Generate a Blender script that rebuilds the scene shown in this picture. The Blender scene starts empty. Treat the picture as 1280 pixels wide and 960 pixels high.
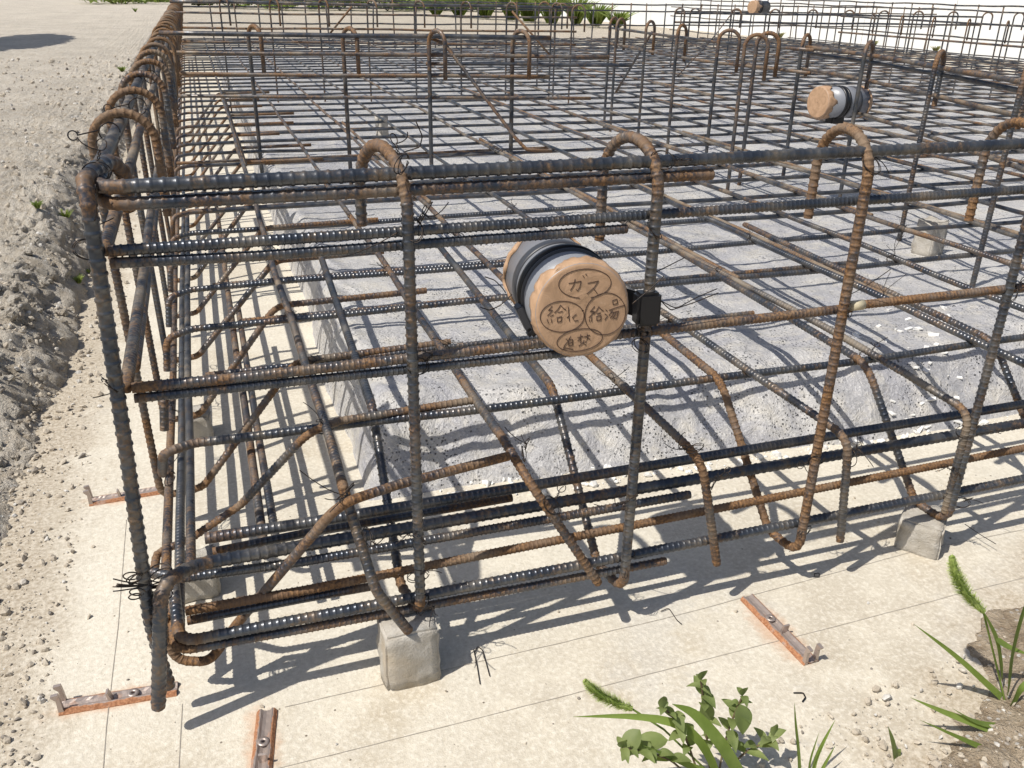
import bpy, bmesh, math, random
import numpy as np
from mathutils import Vector, Matrix

# ------------------------------------------------------------------ camera, world, sun, exposure
scn = bpy.context.scene
COL = scn.collection
W0, H0, FPX = 1280.0, 960.0, 1085.81
YAW, PITCH, ROLL = 0.3372, 0.4285, 0.0188
CAM = np.array([0.1381, -0.7724, 0.7284])

def cam_axes():
    cy, sy, cp, sp = math.cos(YAW), math.sin(YAW), math.cos(PITCH), math.sin(PITCH)
    f = np.array([sy*cp, cy*cp, -sp]); r = np.array([cy, -sy, 0.0]); u = np.cross(r, f)
    cr, sr = math.cos(ROLL), math.sin(ROLL)
    return np.array([cr*r+sr*u, -sr*r+cr*u, f])
RM = cam_axes()
cd = bpy.data.cameras.new('camera'); cam = bpy.data.objects.new('camera', cd); COL.objects.link(cam)
cd.sensor_fit = 'HORIZONTAL'; cd.sensor_width = 36.0; cd.lens = 36.0*FPX/W0
cd.clip_start = 0.02; cd.clip_end = 400
m = Matrix.Identity(4)
for i in range(3):
    m[i][0] = RM[0][i]; m[i][1] = RM[1][i]; m[i][2] = -RM[2][i]; m[i][3] = CAM[i]
cam.matrix_world = m
scn.camera = cam

SUN_DIR = Vector((-0.63, -0.20, 1.0)).normalized()          # towards the sun
wd = bpy.data.worlds.new('World'); scn.world = wd; wd.use_nodes = True
nt = wd.node_tree; bg = nt.nodes['Background']
sky = nt.nodes.new('ShaderNodeTexSky'); sky.sky_type = 'NISHITA'; sky.sun_disc = False
sky.sun_elevation = math.asin(SUN_DIR.z); sky.sun_rotation = math.atan2(SUN_DIR.x, SUN_DIR.y)
sky.air_density = 1.0; sky.dust_density = 2.0
nt.links.new(sky.outputs[0], bg.inputs[0]); bg.inputs[1].default_value = 0.10
sl = bpy.data.lights.new('sun', 'SUN'); sl.energy = 4.8; sl.angle = math.radians(0.53); sl.color = (1.0, 0.955, 0.88)
so = bpy.data.objects.new('sun', sl); COL.objects.link(so)
so.rotation_euler = SUN_DIR.to_track_quat('Z', 'Y').to_euler(); so.location = (-4, -2, 6)
vs = scn.view_settings; vs.view_transform = 'Standard'; vs.look = 'None'; vs.exposure = 0.0; vs.gamma = 1.0
vs.use_curve_mapping = False

# ------------------------------------------------------------------ helpers
def at(px, py, x=None, y=None, z=None):
    """the point of the plane x=, y= or z= that is seen at a pixel of the photograph (a way of measuring it)"""
    d = RM.T @ np.array([(px-W0/2)/FPX, -(py-H0/2)/FPX, 1.0])
    i, v = (0, x) if x is not None else (1, y) if y is not None else (2, z)
    return CAM + d*((v-CAM[i])/d[i])

def rng(s): return np.random.default_rng(s)
R = random.Random(7)

def hash2(ix, iy, seed):
    n = (ix.astype(np.int64)*374761393 + iy.astype(np.int64)*668265263 + seed*2147483647) & 0xffffffff
    n = ((n ^ (n >> 13))*1274126177) & 0xffffffff
    return ((n ^ (n >> 16)) & 0xffff)/65535.0
def vnoise(x, y, seed=0):
    ix, iy = np.floor(x), np.floor(y); fx, fy = x-ix, y-iy
    fx, fy = fx*fx*(3-2*fx), fy*fy*(3-2*fy)
    a, b = hash2(ix, iy, seed), hash2(ix+1, iy, seed); c, d = hash2(ix, iy+1, seed), hash2(ix+1, iy+1, seed)
    return (a*(1-fx)+b*fx)*(1-fy)+(c*(1-fx)+d*fx)*fy
def fbm(x, y, freq, octv=5, seed=0, gain=.5):
    s = np.zeros_like(np.asarray(x, float)); a = 1.0; t = 0
    for k in range(octv):
        s += a*(vnoise(x*freq+17.3*k, y*freq-9.1*k, seed+k)-.5); t += a; a *= gain; freq *= 2.03
    return s/t

def mesh_np(name, V, quads=None, tris=None, mats=(), smooth=True, attrs=None):
    me = bpy.data.meshes.new(name)
    V = np.asarray(V, np.float32)
    loops = []; starts = []; tot = []
    n = 0
    for F, k in ((quads, 4), (tris, 3)):
        if F is not None and len(F):
            F = np.asarray(F, np.int32); loops.append(F.ravel())
            starts.append(n+np.arange(len(F))*k); tot.append(np.full(len(F), k)); n += F.size
    loops = np.concatenate(loops); starts = np.concatenate(starts); tot = np.concatenate(tot)
    me.vertices.add(len(V)); me.vertices.foreach_set('co', V.ravel())
    me.loops.add(len(loops)); me.loops.foreach_set('vertex_index', loops)
    me.polygons.add(len(starts)); me.polygons.foreach_set('loop_start', starts.astype(np.int32))
    me.polygons.foreach_set('loop_total', tot.astype(np.int32))
    me.polygons.foreach_set('use_smooth', np.full(len(starts), smooth))
    for k, v in (attrs or {}).items():
        a = me.attributes.new(k, 'FLOAT', 'POINT'); a.data.foreach_set('value', np.asarray(v, np.float32))
    for mt in mats: me.materials.append(mt)
    me.update(calc_edges=True); me.validate()
    return me

def link(name, me, parent=None, loc=None):
    o = bpy.data.objects.new(name, me); COL.objects.link(o)
    if loc is not None: o.location = loc
    if parent is not None: o.parent = parent
    return o
def tag(o, label=None, cat=None, group=None, kind=None):
    if label: o['label'] = label
    if cat: o['category'] = cat
    if group: o['group'] = group
    if kind: o['kind'] = kind
    return o
def empty(name, loc, label, cat, group=None):
    o = bpy.data.objects.new(name, None); COL.objects.link(o); o.location = loc; o.empty_display_size = .02
    return tag(o, label, cat, group)
def bm_obj(name, bm, mt, parent=None, loc=None, smooth=False):
    me = bpy.data.meshes.new(name); bm.to_mesh(me); bm.free(); me.materials.append(mt)
    if smooth: me.polygons.foreach_set('use_smooth', [True]*len(me.polygons))
    return link(name, me, parent, loc)

ORD = ['first', 'second', 'third', 'fourth', 'fifth', 'sixth', 'seventh', 'eighth', 'ninth', 'tenth', 'eleventh', 'twelfth', 'thirteenth',
       'fourteenth', 'fifteenth', 'sixteenth', 'seventeenth', 'eighteenth', 'nineteenth', 'twentieth']
for tens_, base_ in (('twenty', 'twentieth'), ('thirty', 'thirtieth'), ('forty', 'fortieth')):
    if base_ not in ORD: ORD.append(base_)
    ORD += [tens_+'-'+o_ for o_ in ORD[:9]]

# ------------------------------------------------------------------ materials
class NT:
    def __init__(s, name):
        s.m = bpy.data.materials.new(name); s.m.use_nodes = True; s.t = s.m.node_tree; s.b = s.t.nodes['Principled BSDF']
    def n(s, kind, **kw):
        x = s.t.nodes.new(kind)
        for k, v in kw.items():
            if k.startswith('i_'): x.inputs[int(k[2:]) if k[2:].isdigit() else k[2:].replace('_', ' ')].default_value = v
            else: setattr(x, k, v)
        return x
    def l(s, a, b): s.t.links.new(a, b)
    def pos(s):
        return s.n('ShaderNodeNewGeometry').outputs['Position']
    def noise(s, scale, detail=4, rough=.55, vec=None, dist=0):
        x = s.n('ShaderNodeTexNoise'); x.inputs['Scale'].default_value = scale; x.inputs['Detail'].default_value = detail
        x.inputs['Roughness'].default_value = rough; x.inputs['Distortion'].default_value = dist
        s.l(vec if vec is not None else s.pos(), x.inputs['Vector']); return x.outputs['Fac']
    def vor(s, scale, vec=None, out='Distance', feature='F1', rand=1):
        x = s.n('ShaderNodeTexVoronoi'); x.feature = feature; x.inputs['Scale'].default_value = scale; x.inputs['Randomness'].default_value = rand
        s.l(vec if vec is not None else s.pos(), x.inputs['Vector']); return x.outputs[out]
    def ramp(s, fac, a, b, va=0.0, vb=1.0):
        x = s.n('ShaderNodeMapRange'); x.interpolation_type = 'SMOOTHSTEP'
        for i, v in ((1, a), (2, b), (3, va), (4, vb)): x.inputs[i].default_value = v
        s.l(fac, x.inputs[0]); return x.outputs[0]
    def math(s, op, a, b=None):
        x = s.n('ShaderNodeMath', operation=op)
        for i, v in enumerate((a, b)):
            if v is None: continue
            if isinstance(v, (int, float)): x.inputs[i].default_value = v
            else: s.l(v, x.inputs[i])
        return x.outputs[0]
    def mix(s, fac, a, b, blend='MIX'):
        x = s.n('ShaderNodeMix', data_type='RGBA', blend_type=blend)
        if isinstance(fac, (int, float)): x.inputs[0].default_value = fac
        else: s.l(fac, x.inputs[0])
        for i, v in ((6, a), (7, b)):
            if isinstance(v, tuple): x.inputs[i].default_value = (*v, 1)
            else: s.l(v, x.inputs[i])
        return x.outputs[2]
    def bump(s, h, strength=.5, dist=.002):
        x = s.n('ShaderNodeBump'); x.inputs['Strength'].default_value = strength; x.inputs['Distance'].default_value = dist
        s.l(h, x.inputs['Height']); s.l(x.outputs[0], s.b.inputs['Normal']); return x
    def set(s, **kw):
        for k, v in kw.items():
            i = s.b.inputs[k.replace('_', ' ')]
            if isinstance(v, tuple): i.default_value = (*v, 1) if len(v) == 3 else v
            elif isinstance(v, (int, float)): i.default_value = v
            else: s.l(v, i)
        return s

def mat_rebar():
    t = NT('ribbed_steel')
    oi = t.n('ShaderNodeObjectInfo'); sep = t.n('ShaderNodeSeparateColor'); t.l(oi.outputs['Color'], sep.inputs[0])
    at_ = t.n('ShaderNodeAttribute'); at_.attribute_name = 'bend'
    n1 = t.noise(9, 4, .6); n2 = t.noise(70, 5, .65); n3 = t.noise(330, 3, .6); n4 = t.noise(26, 3, .5)
    base = t.mix(t.ramp(n4, .35, .68), (.056, .065, .082), (.125, .130, .138))
    base = t.mix(t.ramp(n2, .50, .66, 0, .6), base, (.15, .13, .10))
    rustcol = t.mix(t.ramp(n3, .32, .68), (.075, .038, .019), (.270, .140, .052))
    rustcol = t.mix(t.ramp(n4, .42, .66, 0, .8), rustcol, (.165, .098, .055))
    k = t.math('ADD', t.math('MULTIPLY', n1, .55), t.math('MULTIPLY', n2, .50))
    k = t.math('ADD', k, t.math('MULTIPLY', n3, .22))
    k = t.math('ADD', k, t.math('MULTIPLY', sep.outputs[0], .58))
    k = t.math('ADD', k, t.math('MULTIPLY', at_.outputs['Fac'], .17))
    rust = t.ramp(k, .67, .95, 0, .95)
    dustn = t.math('ADD', t.noise(13, 4, .6), t.math('MULTIPLY', sep.outputs[1], .5))
    dust = t.ramp(t.math('ADD', dustn, t.math('MULTIPLY', n3, .30)), .66, 1.08, 0, .8)
    c = t.mix(rust, base, rustcol); c = t.mix(dust, c, (.25, .205, .15))
    notm = t.math('MAXIMUM', rust, dust)
    t.set(Base_Color=c, Metallic=t.ramp(notm, 0, 1, .62, .06), Roughness=t.math('ADD', t.ramp(notm, 0, 1, .27, .72), t.math('MULTIPLY', n3, .12)))
    t.bump(t.math('ADD', n3, t.math('MULTIPLY', n2, .6)), .30, .0006)
    return t.m
def mat_wire():
    t = NT('black_tie_wire'); n = t.noise(200, 3)
    t.set(Base_Color=t.mix(t.ramp(n, .4, .7), (.02, .02, .022), (.07, .045, .03)), Metallic=.6, Roughness=.45); return t.m
BRACKETS = [(-.03, .06, .085, .022), (.742, -.065, .030, .075), (.119, -.06, .022, .085), (-.05, .505, .065, .022)]     # where the rusty form brackets have stained the concrete
def mat_lean():
    t = NT('lean_concrete')
    a = t.noise(1.7, 5, .6); b = t.noise(14, 5, .62); g = t.noise(160, 4, .7); g2 = t.noise(600, 3, .6)
    c = t.mix(t.ramp(a, .32, .70), (.63, .585, .49), (.49, .435, .345))
    c = t.mix(t.ramp(b, .40, .72, 0, .55), c, (.71, .655, .54))
    c = t.mix(t.ramp(t.noise(5.5, 5, .7), .52, .72, 0, .6), c, (.44, .37, .265))
    c = t.mix(t.ramp(t.noise(2.6, 6, .72, dist=.8), .55, .68, 0, .45), c, (.50, .475, .43))
    c = t.mix(t.ramp(g, .46, .66, 0, .5), c, (.78, .73, .63))
    c = t.mix(t.ramp(g, .46, .30, 0, .36), c, (.38, .325, .245))
    sp = t.vor(55); spn = t.noise(8, 3)
    c = t.mix(t.math('MULTIPLY', t.ramp(sp, .10, .05), t.ramp(spn, .52, .62)), c, (.15, .12, .09))
    sx = t.n('ShaderNodeSeparateXYZ'); t.l(t.pos(), sx.inputs[0])
    dirt = t.ramp(t.math('ADD', t.math('MULTIPLY', t.math('ADD', sx.outputs[0], .045), -6.5), t.math('MULTIPLY', t.math('ADD', t.noise(11, 6, .7), t.math('MULTIPLY', b, .5)), 1.3)), 1.05, 1.75, 0, .85)
    c = t.mix(dirt, c, t.mix(t.ramp(g, .35, .65), (.30, .245, .175), (.52, .46, .37)))
    dirt2 = t.ramp(t.math('ADD', t.math('MULTIPLY', t.math('ADD', sx.outputs[1], .20), -5.5), t.math('ADD', t.math('MULTIPLY', t.math('SUBTRACT', sx.outputs[0], .70), 3.0), t.noise(13, 6, .7))), .75, 1.3, 0, .8)
    c = t.mix(dirt2, c, t.mix(t.ramp(g, .35, .65), (.33, .265, .185), (.54, .47, .37)))
    for (bx_, by_, rx_, ry_) in BRACKETS:
        mp = t.n('ShaderNodeMapping', vector_type='POINT'); mp.inputs['Location'].default_value = (-bx_/rx_, -by_/ry_, 0); mp.inputs['Scale'].default_value = (1/rx_, 1/ry_, 0)
        t.l(t.pos(), mp.inputs['Vector']); ln = t.n('ShaderNodeVectorMath', operation='LENGTH'); t.l(mp.outputs[0], ln.inputs[0])
        st_ = t.ramp(t.math('ADD', ln.outputs['Value'], t.math('MULTIPLY', t.math('SUBTRACT', t.noise(45, 5, .7), .5), 1.6)), 1.0, .35, 0, .42)
        c = t.mix(st_, c, (.50, .235, .10))
    t.set(Base_Color=c, Roughness=.93, Specular_IOR_Level=.25)
    t.bump(t.math('ADD', t.math('MULTIPLY', g, .8), t.math('ADD', t.math('MULTIPLY', g2, .3), b)), .55, .003)
    return t.m
def mat_gravel(name='gravel_earth', light=(.62, .565, .48), dark=(.43, .365, .28)):
    t = NT(name)
    a = t.noise(2.3, 5, .6); b = t.noise(30, 6, .7); g = t.noise(220, 4, .7)
    c = t.mix(t.ramp(a, .3, .7), light, tuple(x*.80 for x in light))
    c = t.mix(t.ramp(b, .56, .36, 0, .75), c, dark)
    c = t.mix(t.ramp(g, .55, .75, 0, .6), c, (.68, .64, .57))
    c = t.mix(t.ramp(g, .42, .28, 0, .55), c, (.24, .20, .15))
    wn = t.vor(95); c = t.mix(t.math('MULTIPLY', t.ramp(wn, .30, .18), t.ramp(t.noise(13, 3), .44, .60)), c, (.74, .71, .66))
    t.set(Base_Color=c, Roughness=.97, Specular_IOR_Level=.15)
    t.bump(t.math('ADD', b, t.math('MULTIPLY', g, .6)), 1.0, .016)
    return t.m
def mat_stone():
    t = NT('pebble_stone'); oi = t.n('ShaderNodeNewGeometry')
    r = oi.outputs['Random Per Island']
    c = t.mix(t.ramp(r, .0, 1.0), (.54, .48, .39), (.44, .385, .31)); c = t.mix(t.ramp(r, .80, .86), c, (.62, .60, .56)); c = t.mix(t.ramp(r, .10, .06), c, (.22, .20, .18))
    n = t.noise(180, 4, .7); c = t.mix(t.ramp(n, .35, .7, 0, .5), c, (.30, .25, .19))
    t.set(Base_Color=c, Roughness=.95, Specular_IOR_Level=.2); t.bump(n, .5, .003); return t.m
def mat_pad():
    t = NT('sheeted_concrete')
    a = t.noise(3.2, 5, .62); b = t.noise(22, 5, .65); g = t.noise(230, 4, .75); f = t.noise(7, 4, .6, dist=1.2)
    c = t.mix(t.ramp(a, .35, .65), (.38, .375, .385), (.52, .505, .485))
    c = t.mix(t.ramp(b, .44, .66, 0, .7), c, (.57, .535, .47))
    c = t.mix(t.ramp(f, .52, .66, 0, .7), c, (.33, .33, .36))
    c = t.mix(t.ramp(g, .52, .70, 0, .65), c, (.74, .73, .71))
    c = t.mix(t.ramp(g, .46, .30, 0, .55), c, (.22, .22, .23))
    v1 = t.vor(165); v2 = t.vor(78); m1 = t.noise(8, 3); m2 = t.noise(14, 3)
    p1 = t.math('MULTIPLY', t.ramp(v1, .30, .17), t.ramp(m1, .42, .58)); p2 = t.math('MULTIPLY', t.ramp(v2, .20, .11), t.ramp(m2, .46, .60))
    p = t.math('MAXIMUM', p1, p2)
    c = t.mix(t.math('MULTIPLY', p, .92), c, (.05, .05, .055))
    t.set(Base_Color=c, Roughness=t.ramp(f, .35, .7, .26, .55), Specular_IOR_Level=.5)
    wr = t.noise(30, 5, .62, dist=3.0)
    h = t.math('SUBTRACT', t.math('ADD', t.math('MULTIPLY', wr, 1.1), t.math('MULTIPLY', g, .30)), t.math('MULTIPLY', p, .6))
    t.bump(h, .8, .006); return t.m
def mat_block():
    t = NT('mortar_block'); a = t.noise(40, 5, .65); g = t.noise(420, 4, .7); s = t.noise(12, 3)
    c = t.mix(t.ramp(a, .35, .68), (.42, .385, .33), (.54, .51, .46)); c = t.mix(t.ramp(g, .45, .25, 0, .6), c, (.25, .22, .18)); c = t.mix(t.ramp(s, .55, .72, 0, .5), c, (.47, .38, .26))
    t.set(Base_Color=c, Roughness=.95, Specular_IOR_Level=.2); t.bump(t.math('ADD', a, t.math('MULTIPLY', g, .5)), .8, .005); return t.m
def mat_clip():
    t = NT('rusted_zinc'); n = t.noise(60, 4, .6); g = t.noise(400, 3); att = t.n('ShaderNodeAttribute'); att.attribute_name = 'edge'
    k = t.math('ADD', n, t.math('MULTIPLY', att.outputs['Fac'], .4))
    r = t.ramp(k, .64, .88)
    c = t.mix(r, (.42, .35, .31), t.mix(t.ramp(g, .35, .65), (.26, .11, .05), (.42, .20, .10)))
    t.set(Base_Color=c, Metallic=t.ramp(r, 0, 1, .55, 0), Roughness=t.ramp(r, 0, 1, .42, .85)); t.bump(g, .3, .0008); return t.m
def mat_simple(name, col, rough=.5, var=.15, scale=60, metallic=0., bump=0., spec=.5):
    t = NT(name); n = t.noise(scale, 4, .6)
    c = t.mix(n, tuple(max(0, x*(1-var)) for x in col), tuple(min(1, x*(1+var)) for x in col))
    t.set(Base_Color=c, Roughness=rough, Metallic=metallic, Specular_IOR_Level=spec)
    if bump: t.bump(n, bump, .002)
    return t.m
def mat_leaf(name, c1, c2, sc=30):
    t = NT(name); n = t.noise(sc, 4, .6); r = t.n('ShaderNodeNewGeometry').outputs['Random Per Island']
    c = t.mix(t.ramp(n, .35, .65), c1, c2); c = t.mix(t.math('MULTIPLY', r, .5), c, tuple(x*.6 for x in c1))
    t.set(Base_Color=c, Roughness=.55, Specular_IOR_Level=.35)
    tr = t.n('ShaderNodeBsdfTranslucent'); t.l(t.mix(.5, c, (.35, .5, .06)), tr.inputs[0])
    ms = t.n('ShaderNodeMixShader'); ms.inputs[0].default_value = .32
    t.l(t.b.outputs[0], ms.inputs[1]); t.l(tr.outputs[0], ms.inputs[2]); t.l(ms.outputs[0], t.t.nodes['Material Output'].inputs[0])
    return t.m
M_BAR = mat_rebar(); M_WIRE = mat_wire(); M_LEAN = mat_lean(); M_GRAV = mat_gravel(); M_STONE = mat_stone(); M_PAD = mat_pad()
M_BLOCK = mat_block(); M_CLIP = mat_clip()
M_GROUND = mat_gravel('site_ground', (.56, .50, .41), (.34, .29, .22))
M_SOIL = mat_gravel('brown_soil', (.53, .43, .31), (.27, .20, .13))
M_PIPE = mat_simple('grey_plastic_pipe', (.23, .24, .265), .36, .08, 25)
M_BLACK = mat_simple('black_plastic', (.012, .012, .014), .38, .3, 40)
M_STRAP = mat_simple('dark_grey_plastic', (.045, .047, .055), .42, .2, 40)
def mat_tape():
    t = NT('brown_fabric_tape'); n = t.noise(40, 5, .62, dist=1.5); f = t.noise(160, 4, .65); wv = t.n('ShaderNodeTexWave'); wv.inputs['Scale'].default_value = 9; wv.inputs['Distortion'].default_value = 9; wv.inputs['Detail'].default_value = 3
    t.l(t.pos(), wv.inputs['Vector'])
    c = t.mix(t.ramp(n, .3, .7), (.37, .235, .14), (.49, .315, .195)); c = t.mix(t.ramp(f, .6, .75, 0, .35), c, (.60, .44, .31)); c = t.mix(t.ramp(n, .40, .28, 0, .35), c, (.30, .19, .12))
    t.set(Base_Color=c, Roughness=.55, Specular_IOR_Level=.4); t.bump(t.math('ADD', t.math('MULTIPLY', wv.outputs['Fac'], .45), n), .35, .003); return t.m
M_TAPE = mat_tape()
M_INK = mat_simple('marker_ink', (.055, .028, .018), .6, .1)
M_LINE = mat_simple('ink_line', (.36, .32, .265), .9, .3, 90)
M_WALL = mat_simple('white_panel', (.80, .81, .80), .6, .03, 3)
M_YEL = mat_simple('cream_paint', (.50, .44, .30), .6, .2, 200)
M_FLAKE = mat_simple('white_mortar', (.74, .73, .70), .9, .1, 120, 0, .3)
M_LEAFD = mat_leaf('weed_leaf', (.16, .205, .070), (.26, .30, .12))
M_GRASS = mat_leaf('grass_blade', (.18, .255, .050), (.26, .345, .085))
M_SEED = mat_leaf('seed_head', (.44, .55, .15), (.58, .66, .24), 80)
M_FAR = mat_leaf('far_foliage', (.15, .21, .045), (.27, .32, .09), 6)
M_DRY = mat_leaf('dry_weed', (.20, .19, .09), (.30, .26, .14))
M_BARK = mat_simple('bark', (.13, .095, .06), .9, .3, 20, 0, .5)
M_STEM = mat_simple('weed_stem', (.12, .085, .045), .7, .3, 60)

# ------------------------------------------------------------------ ribbed bars
def fillet(pts, rads):
    pts = [np.array(p, float) for p in pts]; out = [pts[0]]
    for i in range(1, len(pts)-1):
        rd = rads if isinstance(rads, (int, float)) else rads[i-1]
        a, b, c = pts[i-1], pts[i], pts[i+1]; u = a-b; v = c-b; lu, lv = np.linalg.norm(u), np.linalg.norm(v); u /= lu; v /= lv
        th = math.acos(max(-1, min(1, float(u@v)))); 
        if rd <= 0 or math.pi-th < .03: out.append(b); continue
        d = min(rd/max(math.tan(th/2), .05), .48*lu, .48*lv)
        p0, p2 = b+u*d, b+v*d
        for t in np.linspace(0, 1, 11): out.append((1-t)**2*p0+2*t*(1-t)*b+t*t*p2)
    out.append(pts[-1]); return np.array(out)

def tube_mesh(name, path, r, mt, ribs=True, sides=10, pitch=.0070, rib=.0006, near=3.0, roll=0., wob=0., seed=0, cap=True, step=None):
    path = np.asarray(path, float)
    seg = np.linalg.norm(np.diff(path, axis=0), axis=1); keep = np.r_[True, seg > 1e-6]; path = path[keep]
    s = np.r_[0, np.cumsum(np.linalg.norm(np.diff(path, axis=0), axis=1))]; L = s[-1]
    k = np.arange(int(L/pitch)+1)
    S = (k[:, None]*pitch+np.array([.03, .32, .60, .69, .86, .95])*pitch).ravel(); Rr = np.tile([0, 0, 0, 1, 1, 0.], len(k))*rib
    ok = S < L-1e-4; S, Rr = S[ok], Rr[ok]
    if ribs:
        C = np.stack([np.interp(S, s, path[:, i]) for i in range(3)], 1); d = np.linalg.norm(C-CAM, axis=1)
        sel = d < near
    else: sel = np.zeros(len(S), bool)
    st = step or .09
    S2 = np.unique(np.r_[0, L, np.linspace(0, L, max(2, int(L/st))), s]); 
    if sel.any():
        lo, hi = S[sel].min(), S[sel].max(); S2 = S2[(S2 < lo-1e-4) | (S2 > hi+1e-4)]
        sel &= (S >= lo) & (S <= hi)
    SS = np.r_[S[sel], S2]; RR = np.r_[Rr[sel], np.zeros(len(S2))]
    o = np.argsort(SS); SS, RR = SS[o], RR[o]
    d = np.r_[True, np.diff(SS) > 1e-5]; SS, RR = SS[d], RR[d]
    e = 2e-3
    P = lambda q: np.stack([np.interp(q, s, path[:, i]) for i in range(3)], 1)
    C = P(SS); T = P(np.minimum(SS+e, L))-P(np.maximum(SS-e, 0)); T /= np.linalg.norm(T, axis=1)[:, None]
    n = len(SS)
    N = np.zeros((n, 3)); v = np.array([0, 0, 1.]) if abs(T[0][2]) < .9 else np.array([0, 1., 0])
    v = v-T[0]*(v@T[0]); v /= np.linalg.norm(v); N[0] = v
    for i in range(1, n):
        v = v-T[i]*(v@T[i]); v = v/math.sqrt(v@v); N[i] = v
    B = np.cross(T, N)
    if wob:
        f1, f2 = 2*math.pi/1.3, 2*math.pi/.47; ph = rng(seed).uniform(0, 6.28, 4); fade = np.clip(np.minimum(SS, L-SS)/.3, 0, 1)
        C = C+N*((np.sin(SS*f1+ph[0])+.4*np.sin(SS*f2+ph[1]))*wob*fade)[:, None]+B*((np.sin(SS*f1+ph[2])+.4*np.sin(SS*f2+ph[3]))*wob*fade)[:, None]
    A = np.arange(sides)*2*math.pi/sides+roll
    rad = np.tile((r+RR)[:, None], (1, sides))
    if ribs: 
        nr = (np.abs(RR) > 0) | True
        rad[:, 0] = r+rib*.95; rad[:, sides//2] = r+rib*.95
    V = C[:, None, :]+(N[:, None, :]*np.cos(A)[None, :, None]+B[:, None, :]*np.sin(A)[None, :, None])*rad[:, :, None]
    V = V.reshape(-1, 3)
    i = np.arange(n-1)[:, None]*sides; j = np.arange(sides)[None, :]; jn = (j+1) % sides
    Q = np.stack([i+j, i+jn, i+sides+jn, i+sides+j], -1).reshape(-1, 4)
    # bend amount along the bar
    T1 = P(np.minimum(SS+.02, L))-P(SS); T0 = P(SS)-P(np.maximum(SS-.02, 0))
    n1 = np.maximum(np.linalg.norm(T1, axis=1), 1e-9); n0 = np.maximum(np.linalg.norm(T0, axis=1), 1e-9)
    cosv = np.clip((T1*T0).sum(1)/(n1*n0), -1, 1); bend = np.clip(np.arccos(cosv)/.5, 0, 1); bend[(n1 < 1e-6) | (n0 < 1e-6)] = 0
    endr = np.exp(-np.minimum(SS, L-SS)/.028)*.9
    bend = np.maximum(bend, endr)
    at_ = np.repeat(bend, sides)
    tris = None
    if cap:
        V = np.vstack([V, C[:1], C[-1:]]); a, b = len(V)-2, len(V)-1; jj = np.arange(sides); kk = (jj+1) % sides; e0 = (n-1)*sides
        tris = np.vstack([np.stack([np.full(sides, a), kk, jj], 1), np.stack([np.full(sides, b), e0+jj, e0+kk], 1)])
        at_ = np.r_[at_, .8, .8]
    return V, Q, tris, at_

BARN = [0]
def bar(pts, r=.0065, rads=.02, label=None, group=None, rust=.15, dust=.1, name='ribbed_bar', cat='steel bar', ribs=True, sides=10, near=3.0,
        wob=0., raw=False, rib=.00068, pitch=.0070, roll=None, step=None):
    BARN[0] += 1
    path = np.array(pts, float) if raw else fillet(pts, rads)
    o0 = path[0].copy(); 
    V, Q, Tr, B = tube_mesh(name, path, r, M_BAR, ribs, sides, pitch, rib, near, R.uniform(0, 6.28) if roll is None else roll, wob, BARN[0], True, step)
    me = mesh_np(name, V-o0, Q, Tr, (M_BAR,), True, {'bend': B})
    o = link(name, me, None, o0)
    o.color = (rust, dust, R.random(), 1)
    return tag(o, label, cat, group)

def arc(c, u, v, r, a0, a1, n=14):
    c, u, v = np.array(c, float), np.array(u, float), np.array(v, float)
    return [c+u*(r*math.cos(a))+v*(r*math.sin(a)) for a in np.linspace(a0, a1, n)]

def hooked(foot, top_z, hook_dir, tail=.09, hr=.037, lean=(0, 0), lower=(), r=.0052, **kw):
    """a stirrup: vertical leg from its foot, half-round hook on top, short tail down; 'lower' are points below the leg (foot last)"""
    foot = np.array(foot, float); hd = np.array(hook_dir, float); hd /= np.linalg.norm(hd); up = np.array([0, 0, 1.])
    top = foot+np.array([lean[0], lean[1], 0]); top[2] = top_z-hr
    low = [np.array(p, float) for p in lower]+[foot]
    path = list(fillet(low+[top], .022)) if len(low) > 1 else [foot, top]
    c = top+hd*hr
    path += arc(c, -hd, up, hr, 0, math.pi)[1:]
    e = path[-1]+np.array([0, 0, -tail])
    path.append(e)
    return bar(path, r, raw=True, **kw)

# ================================================================== THE SETTING
def axis_pts(parts):
    out = [parts[0][0]]
    for (a, b, st) in parts:
        n = max(1, int(round((b-a)/st))); out += list(np.linspace(a, b, n+1)[1:])
    return np.array(out)
def heightfield(name, xs, ys, fn, mt, label=None, kind='structure', cut=None):
    X, Y = np.meshgrid(xs, ys, indexing='ij'); Z, X2, Y2 = fn(X, Y)
    V = np.stack([X2, Y2, Z], -1).reshape(-1, 3); ny = len(ys)
    i, j = np.meshgrid(np.arange(len(xs)-1), np.arange(ny-1), indexing='ij')
    Q = np.stack([i*ny+j, (i+1)*ny+j, (i+1)*ny+j+1, i*ny+j+1], -1)
    if cut is not None:
        keep = cut(X[:-1, :-1], Y[:-1, :-1], Z[:-1, :-1]); Q = Q[keep]
    me = mesh_np(name, V, Q.reshape(-1, 4), None, (mt,))
    o = link(name, me); tag(o, label, None, None, kind); return o

# wide site ground, reaching the horizon
heightfield('ground', axis_pts([(-120, -20, 20), (-20, 40, 2), (40, 140, 20)]), axis_pts([(-6, 60, 2), (60, 220, 20)]),
            lambda X, Y: (-.03+0*X, X, Y), M_GROUND, 'pale dusty ground of the building site')
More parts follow.
